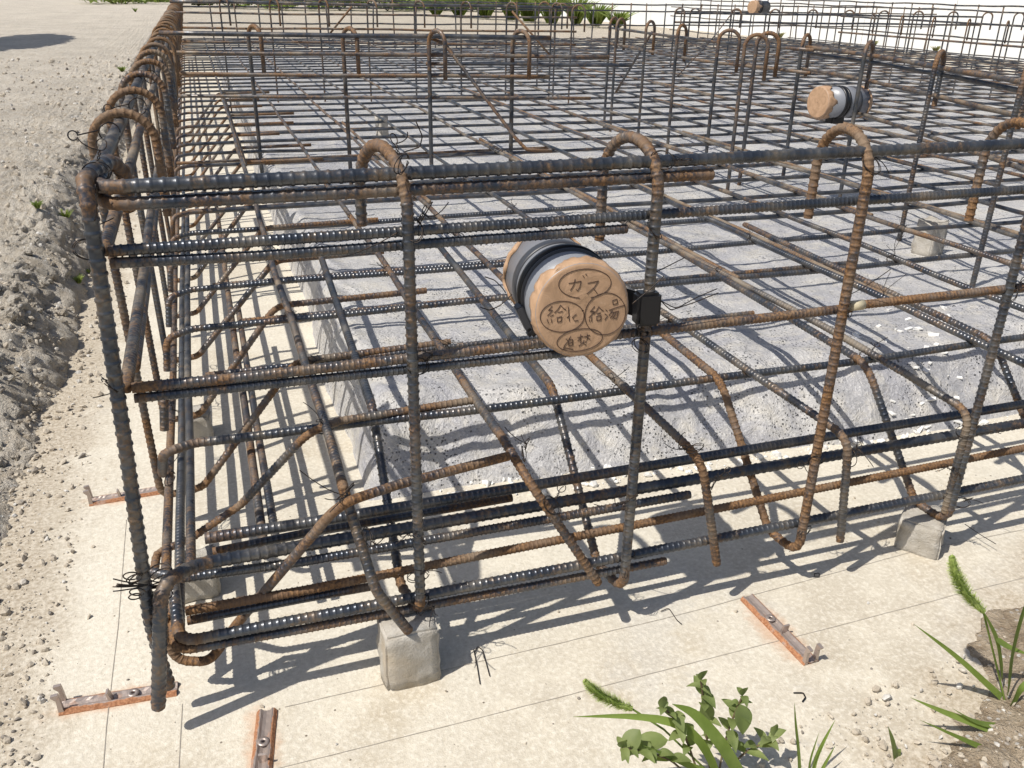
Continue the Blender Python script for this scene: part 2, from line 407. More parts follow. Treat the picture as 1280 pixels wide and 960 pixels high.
# blinding slab the cage stands on
def lean_fn(X, Y):
    Z = .0025*fbm(X, Y, 6, 4, 3)+.0012*fbm(X, Y, 40, 3, 5)
    return Z, X, Y
heightfield('blinding_slab', axis_pts([(-.60, 1.6, .012), (1.6, 9.2, .25)]), axis_pts([(-.9, 1.4, .012), (1.4, 13, .25)]), lean_fn, M_LEAN,
            'cream blinding concrete under and around the steel cage')

def smooth(a, b, x):
    t = np.clip((x-a)/(b-a), 0, 1); return t*t*(3-2*t)
# gravel bank left of the excavation
def bank_fn(X, Y):
    jag = .018*fbm(Y, X*.6+3, 2.2, 4, 11)*2+.018*fbm(X, Y, 11, 4, 12)*2
    edge = -.178+jag-.03*smooth(.9, 2.5, Y)-.02*(1-smooth(0, .5, Y))          # toe of the bank
    wid = .085+.05*(1-smooth(.55, 1.0, Y))+.05*smooth(.9, 3., Y)+.03*np.abs(fbm(Y, Y*0+8, 5.1, 3, 21))
    hgt = .022+.088*smooth(.60, 1.2, Y)
    t = np.clip((edge-X)/wid, 0, 40.)
    prof = np.where(t < 1, np.minimum(t, 1)**1.2, 1)
    notch = np.exp(-(((X+.24)/.05)**2+((Y-1.35)/.13)**2))+.7*np.exp(-(((X+.21)/.035)**2+((Y-.93)/.07)**2))
    Z = hgt*prof*(1-.55*notch)
    far = np.exp(-np.maximum(0, -X-.25)/2.2)*np.exp(-np.maximum(0, Y-2.5)/6.0)
    bil = np.abs(fbm(X, Y, 15, 4, 41))*2
    rough = .022*fbm(X, Y, 8, 4, 31)*2+.034*bil*smooth(-.9, -.2, X)+.020*np.abs(fbm(X, Y, 42, 4, 51))*2+.006*fbm(X, Y, 130, 2, 52)*2
    Z = Z+rough*(.26+.74*far)*smooth(0, .8, t)+.04*fbm(X, Y, .9, 3, 61)*smooth(2, 5, t)
    Z = np.where(t <= 0, -.012, Z-.012*(1-smooth(0, .35, t)))
    cl = smooth(.05, .3, t)*(1-smooth(1.2, 2.2, t))
    X2 = X+cl*(.022*fbm(Y, Z*1.3, 16, 4, 72)*2+.016*fbm(Y, Z, 55, 4, 73)*2); Y2 = Y+cl*.018*fbm(X+Z, Y, 30, 4, 74)*2
    return Z, X2, Y2
heightfield('gravel_bank', axis_pts([(-60, -12, 4), (-12, -4, .5), (-4, -1.4, .05), (-1.4, -.7, .017), (-.7, -.05, .0055)]),
            axis_pts([(-1.2, -.1, .05), (-.1, 1.9, .0062), (1.9, 4, .018), (4, 9, .06), (9, 20, .35), (20, 70, 5)]), bank_fn, M_GRAV,
            'pale gravelly bank beside the excavation')

# raised earth pad under the slab mesh, covered with plastic sheet and mortar
PADX, PADY = .318, .372
def pad_fn(X, Y):
    ex = PADX+.018*fbm(Y, Y*0, 3.5, 3, 5)*2; ey = PADY-.05*smooth(.5, 1.3, X)+.022*fbm(X, X*0+4, 5, 4, 6)*2
    dx = (X-ex); dy = (Y-ey)
    sx = np.clip(dx/.055, 0, 1); sy = np.clip(dy/.15, 0, 1)
    px = np.sin(sx*math.pi/2)**.8; py = np.sin(sy*math.pi/2)**1.0
    k = px*py
    Z = .112*k
    # folds of the sheet on the left flank and near corner
    fl = (1-smooth(.02, .10, dx))*smooth(-.01, .01, dx)
    Z = Z+fl*.016*(np.abs(np.sin((Y*26+X*50+5*fbm(X, Y, 5, 3, 9)))))*smooth(0, .4, k)
    fr = (1-smooth(.04, .22, dy))*smooth(-.01, .02, dy)
    Z = Z+fr*.020*fbm(X, Y*1.4, 12, 5, 12)*2*smooth(0, .3, k)
    crs = np.sin(58*(X*.55+Y*.85)+5*fbm(X, Y, 6, 3, 17)*2); Z = Z+(.014*fbm(X, Y, 3.1, 4, 14)+.010*fbm(X, Y, 13, 4, 15)+.0035*fbm(X, Y, 48, 3, 16)+.0016*np.clip(crs, .55, 1)*4*smooth(.47, .62, vnoise(X*5, Y*5, 33)))*smooth(.3, 1, k)
    toe = np.exp(-np.maximum(0, dy)/.03)
    Z = Z+toe*.012*np.abs(fbm(X, Y, 55, 3, 19))*2*smooth(.0, .03, dy)
    Z = np.where((dx < 0) | (dy < 0), -.006, Z)
    return Z, X, Y
heightfield('sheeted_pad', axis_pts([(.24, .46, .0045), (.46, 2.4, .0075), (2.4, 6.9, .1)]), axis_pts([(.28, .62, .0055), (.62, 1.6, .011), (1.6, 3, .03), (3, 9, .15)]),
            pad_fn, M_PAD, 'raised pad under the slab mesh, covered with grey sheet and mortar')

# brown soil at the lower right corner
def soil_fn(X, Y):
    d = (X-.80)*.50+(-.262-Y)*1.0+.05*fbm(X, Y, 9, 5, 81)*2+.012*fbm(X, Y, 60, 3, 84)*2
    Z = np.where(d > 0, .0, -.02)+np.clip(d, 0, .08)*.12+smooth(0, .09, d)*(.020*np.abs(fbm(X, Y, 32, 4, 82))*2+.008*fbm(X, Y, 110, 3, 83))-.001
    return Z, X, Y
heightfield('soil', axis_pts([(.55, 1.5, .006)]), axis_pts([(-.75, -.1, .006)]), soil_fn, M_SOIL, 'dry brown soil heaped on the edge of the blinding concrete')

# marking lines snapped on the blinding concrete
def strip(name, pts, w, z, mt, label):
    P_ = [at(px, py, z=0)[:2] for px, py in pts]; V = []; Q = []
    D = []
    for i in range(len(P_)-1):
        for t in np.linspace(0, 1, 40)[(0 if i == 0 else 1):]: D.append(P_[i]*(1-t)+P_[i+1]*t)
    D = np.array(D)
    for i, p in enumerate(D):
        d = D[min(i+1, len(D)-1)]-D[max(i-1, 0)]; d /= np.linalg.norm(d); n = np.array([-d[1], d[0]])*w*(.6+.5*R.random())
        zz = [float(lean_fn(np.array([[q_[0]]]), np.array([[q_[1]]]))[0][0, 0])+z for q_ in (p+n, p-n)]; V += [(*(p+n), zz[0]), (*(p-n), zz[1])]
        if i: Q.append((2*i-2, 2*i-1, 2*i+1, 2*i))
    o = link(name, mesh_np(name, V, Q, None, (mt,))); return tag(o, label, None, None, 'structure')
strip('marking_line', [(250, 985), (425, 942), (855, 832), (1206, 741), (1290, 720)], .00042, .0007, M_LINE, 'thin line snapped on the concrete nearest the weeds')
strip('marking_line', [(356, 884), (425, 868), (828, 774), (1142, 690), (1290, 660)], .00042, .0007, M_LINE, 'thin line snapped on the concrete close to the front of the cage')
strip('marking_line', [(158, 650), (148, 780), (133, 909), (127, 985)], .00042, .0007, M_LINE, 'thin line on the concrete left of the cage corner')
strip('marking_line', [(228, 880), (222, 985)], .00042, .0007, M_LINE, 'short thin line on the concrete below the cage corner')

# loose stones: one mesh of stuff
def ico(sub=1):
    bm = bmesh.new(); bmesh.ops.create_icosphere(bm, subdivisions=sub, radius=1); bm.verts.ensure_lookup_table()
    V = np.array([v.co[:] for v in bm.verts]); F = np.array([[v.index for v in f.verts] for f in bm.faces]); bm.free(); return V, F
def stones(name, pts, sizes, mt, label, kind='stuff', sub=1, seed=1, smooth=False):
    g = rng(seed); V0, F0 = ico(sub); VV = []; FF = []
    for i, (p, s) in enumerate(zip(pts, sizes)):
        sc = s*g.uniform(.55, 1.25, 3)*np.array([1, 1, .75]); A = g.normal(size=(3, 3)); q, _ = np.linalg.qr(A)
        v = V0*(1+g.uniform(-.30, .30, (len(V0), 1)))*sc; VV.append(v@q+p); FF.append(F0+i*len(V0))
    return tag(link(name, mesh_np(name, np.vstack(VV), None, np.vstack(FF), (mt,), smooth)), label, None, None, kind)
g = rng(5)
pts = []; sz = []
def bank_z(x, y): return float(bank_fn(np.array([[x]]), np.array([[y]]))[0][0, 0])
for _ in range(9000):
    y = -.05+g.random()**1.7*8.0; x = -.10-abs(g.normal())*(.22+.40*max(0, y-.3))
    z = bank_z(x, y); s = (.0012+.0045*g.random()**5)*(1+.35*y)
    pts.append((x, y, max(z, 0)+s*.3)); sz.append(s)
for _ in range(1700):
    y = g.uniform(-.02, 1.4); x = -.215+g.normal()*.040*(1 if g.random() < .88 else 1.9); s = .0009+.0062*g.random()**5
    pts.append((x, y, max(bank_z(x, y), 0)+s*.35)); sz.append(s)
stones('gravel', pts, sz, M_STONE, 'loose pale stones lying on the bank and at its foot', seed=3)
pts = []; sz = []
for _ in range(420):
    y = .0+g.random()**1.2*2.2; x = -.20-abs(g.normal())*.07-.05*max(0, y-.8)*g.random(); s = .0025+.011*g.random()**3; pts.append((x, y, max(bank_z(x, y), 0)+s*.1)); sz.append(s)
stones('clods', pts, sz, M_GRAV, 'crumbly clods of pale earth along the broken edge of the bank', sub=2, seed=33)
pts = []; sz = []
for _ in range(420):
    x = g.uniform(-.1, 1.3); y = g.uniform(-.30, .36); s = .0006+.0022*g.random()**5; pts.append((x, y, s*.4)); sz.append(s)
for _ in range(900):
    x = .60+g.random()*.5; y = -.19-g.random()*.22-(.80-x)*.12; s = .0006+.0055*g.random()**5; pts.append((x, y, .002+s*.3)); sz.append(s)
for _ in range(1100):
    x = g.uniform(.74, 1.15); y = -.22-g.random()*.26; zs = float(soil_fn(np.array([[x]]), np.array([[y]]))[0][0, 0])
    if zs > .0005: s_ = .0007+.0052*g.random()**4; pts.append((x, y, zs+s_*.25)); sz.append(s_)
stones('grit', pts, sz, M_STONE, 'small crumbs of grit scattered over the blinding concrete', seed=9)
pts = []; sz = []
for _ in range(520):
    x = g.uniform(.36, 1.6); y = .325-.045*min(1, max(0, x-.5))+abs(g.normal())*.035; s = .0012+.0075*g.random()**4; pts.append((x, y, s*.4)); sz.append(s)
stones('rubble', pts, sz, M_FLAKE, 'pale mortar rubble along the foot of the sheeted pad', seed=12)
# white mortar flakes peeling from the pad
VV = []; FF = []; n = 0
for k in range(60):
    if k < 35: c = at(R.gauss(1165, 28), R.gauss(470, 26), z=.10)
    else: c = at(R.uniform(1060, 1190), R.gauss(405, 14), z=.115)
    a = R.uniform(0, 6.28); l = R.uniform(.003, .012); w = l*R.uniform(.3, .7); u = np.array([math.cos(a), math.sin(a), R.uniform(-.2, .3)]); v = np.array([-math.sin(a), math.cos(a), R.uniform(-.2, .4)])
    c = np.array(c); c[2] = float(pad_fn(np.array([[c[0]]]), np.array([[c[1]]]))[0][0, 0])+.0015
    up = np.array([0, 0, .0012]); q = [c-u*l-v*w*R.uniform(.5, 1), c+u*l*.9-v*w, c+u*l*R.uniform(.6, 1)+v*w, c-u*l*.8+v*w*R.uniform(.6, 1)]
    VV += [p+up for p in q]+[p-up for p in q]
    for f in ((0, 1, 2, 3), (7, 6, 5, 4), (0, 4, 5, 1), (1, 5, 6, 2), (2, 6, 7, 3), (3, 7, 4, 0)): FF.append([n+i for i in f])
    n += 8
tag(link('mortar_flakes', mesh_np('mortar_flakes', VV, FF, None, (M_FLAKE,), False)), 'white mortar flakes peeling on the shoulder of the sheeted pad', None, None, 'stuff')

# white boarding at the right edge of the site
wr = empty('site_boarding', (10.1, 14, 0), 'white smooth boarding along the far right edge of the site', 'boarding')
bm = bmesh.new()
for k in range(14):
    r_ = bmesh.ops.create_cube(bm, size=1); 
    for v in r_['verts']: v.co = Vector((v.co.x*.06, v.co.y*1.79, v.co.z*2.4)) + Vector((0, -9+k*1.8, 1.17))
bm_obj('wall_panel', bm, M_WALL, wr)
bm = bmesh.new()
for k in range(15):
    r_ = bmesh.ops.create_cube(bm, size=1)
    for v in r_['verts']: v.co = Vector((v.co.x*.05, v.co.y*.05, v.co.z*2.5)) + Vector((.06, -9.9+k*1.8, 1.2))
bm_obj('wall_post', bm, M_WALL, wr)

# ================================================================== THE FRONT CAGE
ZM = .244                                                     # level of the slab mesh
XS = [.305, .559, .813, 1.060, 1.312]                         # legs of the front stirrups
SB = [(.299, .222), (.541, .213), (.772, .165), (1.008, .155), (1.262, .17)]   # where each one bends into the slab
words = ['nearest the corner, standing on a mortar block', 'carrying the taped pipe sleeve on its right', 'third from the corner, rusty brown from the hook down',
         'standing on the tilted mortar block', 'just beyond the right edge']
HOOK = [((-.25, .97), .052, .505), ((-.2, .97), .046, .474), ((.06, 1), .048, .480), ((.08, 1), .046, .462), ((.1, 1), .045, .47)]
for i, x in enumerate(XS):
    bx, by = SB[i]; topx = XS[i]; zb = .081 if i == 0 else .055
    low = [(bx+.03, by+.75, ZM-.004), (bx, by, ZM-.004), (x-.012, .052, zb+.007), (x, .000, zb)]
    path = list(fillet([np.array(p) for p in low]+[np.array((topx, 0, .40))], [.05, .03, .022]))
    (hx, hy), hr, zt = HOOK[i]; hd = np.array((hx, hy, 0.)); hd /= np.linalg.norm(hd); ztop = .592-hr
    c = np.array((topx, 0, ztop))+hd*hr; path.append(np.array((topx, 0, ztop)))
    path += arc(c, -hd, (0, 0, 1), hr, 0, math.pi)[1:]
    path.append(np.array((*path[-1][:2], zt)))
    bar(path, .0054, raw=True, rust=[.12, .16, .42, .16, .2][i], dust=[.1, .1, .12, .05, .1][i], sides=12, name='hooked_stirrup', cat='stirrup', rib=.00085,
        label='front stirrup '+words[i], group='hooked stirrups along the front of the cage', pitch=.0085, roll=.4*i)

YF = .0128
def fx(px, py, y=YF): return at(px, py, y=y)
def xbar(pix, y, x1=None, ends=None, **kw):
    P_ = [fx(px, py, y) for px, py in pix]
    z = np.mean([p[2] for p in P_]); z0, z1 = P_[0][2], P_[-1][2]
    pts = [P_[0], P_[-1]]
    if x1: pts.append(np.array((x1, y, z1+(z1-z0)/(P_[-1][0]-P_[0][0])*(x1-P_[-1][0])*.3)))
    return bar(pts, rads=0, sides=12, **kw)
F = 'horizontal bars along the front of the cage'
T1L = fx(141, 234)
bar([T1L+np.array((-.010, .10, .004)), T1L+np.array((-.012, .0, 0)), np.array((1.11, YF, .573)), np.array((2.3, YF, .572))], 0.0060, .018, 'thick bluish top bar along the front under the hooks', F, rust=.04, dust=.02, sides=12, pitch=0.0105, rib=0.0007)
bar([fx(160, 255)+np.array((-.028, .12, .006)), fx(150, 255)+np.array((-.012, 0, 0)), fx(400, 243), fx(890, 218)], 0.0056, [.02, 0], 'second bar from the top along the front, cut off by the second hook', F, rust=.22, dust=.1, sides=12, pitch=0.009, rib=0.0005)
bar([fx(136, 314), np.array((1.08, YF, .519)), np.array((2.3, YF, .518))], 0.0049, 0, 'long bar along the front just above the pipe sleeve, level with the hook tails', F, rust=.10, sides=12, pitch=0.0056, rib=0.00065)
bar([fx(138, 329), fx(320, 320), fx(783, 286)], 0.0047, 0, 'lap bar ending just above the pipe sleeve', F, rust=.16, sides=12, pitch=0.0056, rib=0.0005)
bar([fx(165, 485), fx(300, 472), fx(1064, 385)], 0.0050, 0, 'brown middle bar along the front passing behind the pipe sleeve', F, rust=.26, dust=.12, sides=12, pitch=0.0053, rib=0.00065)
yb = bar([fx(1068, 382, .002), fx(1258, 361, .004), np.array((2.3, .012, .388))], 0.0048, 0, 'rusty brown middle bar starting at a cream painted end by the third stirrup', F, rust=.50, dust=.1, sides=12, pitch=0.0053, rib=0.00065)
bar([fx(168, 498), fx(300, 484), fx(738, 438)], 0.0044, 0, 'thin dark middle bar hidden at its end by the pipe sleeve', F, rust=.05, sides=12, pitch=0.0053, rib=0.00065)
# painted end of the middle bar
p = fx(1068, 382, .002); V, Q, Tr, B = tube_mesh('tip', [p+np.array((-.004, 0, .000)), p+np.array((.012, 0, 0))], .0060, None, False, 12)
mt = mesh_np('painted_end', V-np.array(yb.location), Q, Tr, (M_YEL,)); link('painted_end', mt, yb)
# bottom group (a: on the slope, b: thick, c: rusty, d: lowest front bar)
bar([fx(256, 673, .083), fx(380, 654, .083), fx(1280, 505, .083), (2.3, .083, .174)], 0.0060, 0, 'dark bar of the bottom bundle farthest back, lying on the sloped stirrup legs', F, rust=.12, dust=.12, sides=12, pitch=0.0068, rib=0.00065)
bar([fx(266, 690, .09), fx(380, 667, .09), fx(640, 622, .09)], 0.0045, 0, 'short dark lap bar tucked under the rearmost bottom bar', F, rust=.2, dust=.05, sides=12, pitch=0.006, rib=0.00065)
bl = fx(201, 729, -.006); bt = fx(198, 884, -.012)
bar([bt, bl, fx(248, 705, .040), fx(380, 682, .062), fx(1280, 529, .067), (2.3, .067, .15)], 0.0071, [.022, .05, 0, 0], 'thick grey bottom bar bent down to the ground at the corner', F, rust=.06, dust=.08, sides=12, pitch=0.01, rib=0.0007)
bar([fx(190, 715, .075), fx(225, 723, .055), fx(380, 702, .05), fx(862, 618, .05)], 0.0052, [.02, 0], 'dark lap bar under the thick bottom bar, ending between second and third stirrup', F, rust=.10, sides=12, pitch=0.0056, rib=0.00065)
bar([fx(232, 764, .034), fx(380, 738, .034), fx(1280, 560, .034), (2.3, .034, .118)], 0.0050, 0, 'orange rusted bar running low along the front', F, rust=0.85, dust=.1, sides=12, pitch=0.0056, rib=0.00065)
bar([fx(234, 776, .036), fx(380, 748, .036), fx(470, 732, .036)], 0.0044, 0, 'short dark bar under the orange rusted one near the corner', F, rust=.1, sides=12, pitch=0.0056, rib=0.00065)
dl = fx(232, 800)
bar([dl+np.array((-.012, .10, .012)), dl+np.array((-.006, -.002, 0)), fx(380, 773), (1.09, YF, .094), (2.3, YF, .093)], 0.0059, [.022, 0, 0], 'lowest bright bar along the front with a bent corner end', F, rust=.08, dust=.12, sides=12, pitch=0.0076, rib=0.00065)
bar([dl+np.array((-.016, .08, -.004)), fx(232, 812)+np.array((-.01, 0, 0)), fx(380, 786), fx(832, 701)], 0.0048, [.02, 0], 'short rusty lap bar below the lowest front bar', F, rust=.25, sides=12, pitch=0.006, rib=0.00065)

# corner upright: leg with a low hook
L0 = [at(190, 792, y=.0), at(160, 580, y=0), at(133, 400, y=0), at(110, 250, y=0)]
hk = [at(104, 226, y=.012), at(120, 211, y=.04), at(139, 201, y=.075), at(156, 216, y=.09), at(161, 262, y=.10)]
base = [at(300, 770, y=.06), at(262, 826, y=.03), at(222, 828, y=.012)]
bar([at(212, 858, y=.020), at(200, 822, y=.014), at(190, 785, y=.010), L0[0]+np.array((0, .004, .02)), L0[1], L0[2], L0[3]]+hk, .0062, .02, 'corner upright with a low brown hook where the two cage sides meet', 'hooked stirrups along the left side of the cage',
    rust=.10, dust=.06, name='hooked_stirrup', cat='stirrup', sides=12, pitch=.0115, rib=.0010)
bar([at(636, 570, z=ZM), at(500, 605, z=ZM), at(424, 630, z=ZM), at(296, 780, z=.075), at(262, 827, z=.045), at(222, 826, z=.045), at(208, 800, z=.075), at(208, 770, z=.1)], .0048, [0, .04, 0, .02, .02, .01], 'orange rusted sloping bar at the corner bent round underneath', 'bars sloping from the left cage side to the slab', rust=.42, dust=.05, sides=12)

# ================================================================== THE LEFT CAGE (runs away from the camera)
G2 = 'hooked stirrups along the left side of the cage'
ys = [.165, .397, .645, .911]+[1.17+.265*k for k in range(30)]
for i, y in enumerate(ys):
    near = y < 1.3
    lx = .013+R.uniform(-.004, .004); low = []
    if y < 4:
        sx = .225+R.uniform(-.01, .02); low = [(sx+.22+R.uniform(-.05, .05), y+.01, ZM-.004), (sx, y, ZM-.004), (.075, y, .060), (.018, y, .054)]
    foot = low[-1] if low else (.018, y, .054)
    path = list(fillet([np.array(p) for p in (low or [foot])]+[np.array((lx, y, .40))], [.045, .025, .02])) if low else [np.array(foot)]
    tl = R.uniform(-.02, .02) if i else .02
    path.append(np.array((lx, y, .548))); hd = np.array((1, tl*8, 0)); hd /= np.linalg.norm(hd)
    path += arc(np.array((lx, y, .548))+hd*.036, -hd, (0, 0, 1), .036, 0, math.pi)[1:]
    path.append(path[-1]+np.array((0, 0, -.09)))
    if i == 0: continue
    lab = 'hooked stirrup of the left cage side, %s hook counted from the corner' % ORD[i] if i < 12 else 'far hooked stirrup of the left cage side, the %s from the corner' % ORD[i]
    bar(path, .0052, raw=True, pitch=.008, rust=R.uniform(.16, .42), dust=R.uniform(.05, .25), sides=10 if y < 2.5 else 6, name='hooked_stirrup', cat='stirrup', near=2.4, step=.05 if y < 3 else .12,
        label=lab, group=G2 if i < 12 else 'far hooked stirrups of the left cage side')
# first slope bar next to the corner
bar([at(594, 500, z=ZM), at(425, 526, z=ZM), at(385, 541, z=ZM), at(300, 632, z=.12), at(240, 672, z=.085), at(196, 692, z=.075), at(192, 720, z=.07)], .0048, [0, .04, .03, .02, .01], 'brown sloping bar bent at the left corner above the bottom bundle', 'bars sloping from the left cage side to the slab', rust=.30, dust=.15, sides=12)
G3 = 'long bars along the left side of the cage'
def ybar(x, z, y0, y1, r, lab, **kw):
    return bar([(x, y0, z), (x+R.uniform(-.004, .004), (y0+y1)/2, z+R.uniform(-.003, .003)), (x, y1, z)], r, 0, lab, G3, sides=12, step=.12, wob=.0008, **kw)
ybar(.043, .571, .012, 9.2, .0066, 'thick grey bar under the hooks of the left cage side', rust=.10, dust=.28)
ybar(.046, .519, .02, 9.2, .0056, 'tan bar just below the top bar of the left cage side', rust=.22, dust=.3)
ybar(.043, .390, .02, 9.2, .0056, 'middle bar of the left cage side running away from the corner', rust=.2, dust=.3)
ybar(.040, .36, .14, 2.2, .0056, 'short dark lap bar under the middle bar of the left cage side', rust=.2, dust=.1)
ybar(.032, .080, .05, 9.2, .0056, 'lower left long bar with a dab of blue chalk near the corner', rust=.32, dust=.15)
ybar(.050, .100, .02, 9.2, .0054, 'lower long bar just right of the blue dabbed one', rust=.06, dust=.1)
ybar(.064, .115, .10, 1.9, .0054, 'short dark bar along the foot of the left cage side', rust=.1, dust=.1)
bl_ = ybar(.147, .100, .14, 9.2, .0054, 'brown bar lying on the sloping bars inside the left cage side', rust=.28, dust=.2)
ybar(.162, .104, .14, 1.05, .0050, 'lap bar beside the brown bar on the sloping bars', rust=.2, dust=.15)

# ================================================================== SLAB MESH
GY = 'slab mesh bars running away from the camera'; GX = 'slab mesh bars running across'
YX = [.234, .431, .628, .812, 1.030]+[1.228+.1985*k for k in range(29)]
for i, x in enumerate(YX):
    far = 8.6
    rust, dust = R.uniform(.02, .28), R.uniform(.05, .42)
    if i == 0: st = [at(511, 789, y=-.020), at(470, 738, y=-.022), at(428, 610, y=.024)]; rd = [.05, .0]
    elif i == 1: st = [at(748, 729, y=-.008), at(662, 603, y=.006), np.array((x, .09, ZM))]; rd = [.06, 0]
    elif i == 2: st = [at(896, 705, y=0.0), at(876, 576, y=-.004), np.array((x, .10, ZM))]; rd = [.035, 0]
    elif i == 3: st = [at(1050, 676, y=-.004), at(1060, 548, y=-.006), np.array((x+.012, .10, ZM))]; rd = [.03, 0]
    elif i == 4: st = [at(1181, 640, y=.004), at(1214, 515, y=.002), np.array((x, .11, ZM))]; rd = [.03, 0]
    else: st = [np.array((x+.03, 0.0, .10)), np.array((x, .0, ZM-.003)), np.array((x, .12, ZM))]; rd = [.03, 0]
    pts = st+[np.array((x+R.uniform(-.006, .006), 2.0, ZM)), np.array((x+R.uniform(-.02, .02), far, ZM))]
    words2 = ['dull brown slab bar reaching down to the mortar block near the corner', 'slab bar ending in a cut tip left of the second stirrup', 'slab bar hooked down between the second and third stirrups',
              'slab bar hooked down right of the rusty third stirrup', 'slab bar hooked down behind the stirrup on the tilted block']
    if i < 5: lab = words2[i]
    elif i < 14: lab = 'slab bar running away from the camera, the %s from the left cage side' % ORD[i]
    else: lab = 'dusty slab bar at the far right running away, the %s from the left cage side' % ORD[i]
    bar(pts, .0051 if i < 5 else .0053, rd+[0], lab, GY if i < 14 else 'far right slab mesh bars running away', rust=rust, dust=dust, sides=12 if i < 6 else 8, wob=.0022, near=2.2)
# lap pieces lying beside slab bars
for k, (x, y0, y1) in enumerate([(1.044, .55, 2.2), (1.243, .35, 1.5), (1.635, .9, 2.6), (1.84, .6, 2.2), (.645, 1.3, 2.7), (2.235, 1.2, 3.2), (1.440, 1.9, 3.8), (2.63, 1.7, 4.1), (.245, 1.9, 3.6), (3.03, 2.3, 4.5)]):
    bar([(x-.003, y0, ZM+.001), (x+.001, y1, ZM+.001)], .0048, 0, 'short lap bar beside a slab bar running away, %s from the front' % ORD[k], 'lap bars lying beside slab bars', rust=R.uniform(.3, .5), dust=R.uniform(.3, .5), sides=8, wob=.001, near=2.2)
XY = [.182, .383, .590, .790]+[.99+.1985*k for k in range(39)]
for i, y in enumerate(XY):
    zz = ZM-.0100; hk_ = []
    x1 = 6.7
    rust, dust = R.uniform(-.12, .10), R.uniform(-.1, .10)
    if i == 0: pts = [at(203, 592, z=.17), at(203, 566, z=ZM-.008), at(243, 553, z=ZM-.01), np.array((.40, y, zz))]
    else: pts = [np.array((.040, y-.028, zz-.055)), np.array((.046, y-.020, zz-.004)), np.array((.085, y, zz)), np.array((.40, y, zz))]
    pts += [np.array((2.2, y+R.uniform(-.006, .006), zz)), np.array((x1, y+R.uniform(-.02, .02), zz))]
    if i < 12: lab = 'slab bar running across, the %s back from the front of the cage' % ORD[i]
    else: lab = 'far slab bar running across the mesh, the %s back from the front' % ORD[i]
    bar(pts, .0052, [.02, .03, 0, 0], lab, GX if i < 12 else 'far slab mesh bars running across', rust=rust, dust=dust, sides=10 if i < 6 else 8, wob=.0018, near=2.2 if i < 6 else 1.9)
for k, (y, x0, x1) in enumerate([(.400, .10, .98), (.605, .16, 1.35), (1.975+.0, .3, 2.4), (2.04, .05, 1.25), (.806, .12, .9), (1.40, .08, 1.1), (2.60, .3, 3.0), (1.60, 1.2, 3.2)]):
    bar([(x0, y, ZM-.011), (x1, y+.004, ZM-.010)], .0045, 0, 'lap bar running across beside a mesh bar, %s back from the front' % ORD[k], 'lap bars running across the mesh', rust=R.uniform(.1, .3), dust=.1, sides=8, wob=.001, near=2.2)

# ================================================================== INNER BEAMS
GI = 'hooked stirrups of the short inner beam'
for k, (fx_, fy_, tx_, ty_) in enumerate([(325, 185, 316, 34), (438, 190, 432, 36), (541, 195, 542, 38), (641, 192, 647, 40)]):
    p = at(fx_, fy_, z=ZM)
    hooked((p[0], p[1]+.02, .06), .608, (.45, -.89, 0), .10, .036, r=.0064, label='hooked stirrup of the short inner beam, %s from the left' % ORD[k], group=GI, rust=.12, dust=.05, sides=10, near=2.6,
           name='hooked_stirrup', cat='stirrup', roll=.3*k)
def inner(z, x0, x1, lab, r=.0052, y0=2.13, y1=1.88, **kw):
    f = lambda x: y0+(y1-y0)*(x-.05)/(1.15-.05)
    bar([(x0, f(x0), z), (x1, f(x1), z)], r, 0, lab, 'long bars of the short inner beam', sides=8, near=2.7, wob=.001, **kw)
inner(.590, .05, 1.17, 'top bar of the short inner beam', rust=.0, dust=.0, r=.0064)
inner(.537, .05, 1.35, 'second bar down of the short inner beam', rust=.25, dust=.2, r=.0054)
inner(.513, .80, 1.42, 'short dark bar at the right end of the inner beam', rust=.05)
inner(.415, .05, 1.30, 'middle bar of the short inner beam', rust=.2, dust=.2)
inner(.478, .05, 1.17, 'brown bar between top and middle of the inner beam', rust=.35, dust=.3, r=.0056)
bar([at(536, 46, y=1.97), at(556, 55, y=1.96), at(644, 172, y=1.80), at(658, 187, y=1.78), at(690, 189, y=1.76)], .0054, [.03, 0, .03], 'dark diagonal brace leaning across the short inner beam', None, rust=.22, dust=.1, sides=10, near=2.7, name='diagonal_brace', cat='steel bar')

GB = 'hooked stirrups of the inner beam with the second sleeve'
for k, (fx_, fy_) in enumerate([(1232, 290), (1136, 242), (1057, 205), (985, 178), (915, 190), (930, 182), (885, 172), (837, 153), (800, 138), (765, 128), (757, 124)]):
    p = at(fx_, fy_, z=ZM); X_ = p[0]
    if k in (4, 5, 6): hd = (.9, -.45, 0)
    else: hd = (.84, .54, 0)
    hooked((X_, p[1], .06), .598 if k < 4 else .606, hd, .10, .036, r=.0062, label='hooked stirrup of the inner beam on the right, %s from its near end' % ORD[k], group=GB, rust=R.uniform(.05, .22), dust=.04, sides=10, near=2.7,
           name='hooked_stirrup', cat='stirrup')
def ib2(z, lab, pts=((1.70, .45), (1.80, .70), (1.93, 1.08), (2.05, 1.49), (2.10, 1.9)), dx=.013, r=.0054, **kw):
    bar([(x+dx, y, z) for x, y in pts], r, .3, lab, 'long bars of the inner beam on the right', sides=10, near=2.6, wob=.001, **kw)
ib2(.560, 'brown top bar of the inner beam on the right', rust=.3, dust=.2, r=.0060)
ib2(.540, 'grey bar just under the top bar of the right inner beam', dx=.026, rust=.1, dust=.25)
ib2(.490, 'ribbed bar of the right inner beam above the second sleeve', rust=.3, dust=.35)
ib2(.390, 'dusty bar of the right inner beam below the second sleeve', rust=.2, dust=.4)
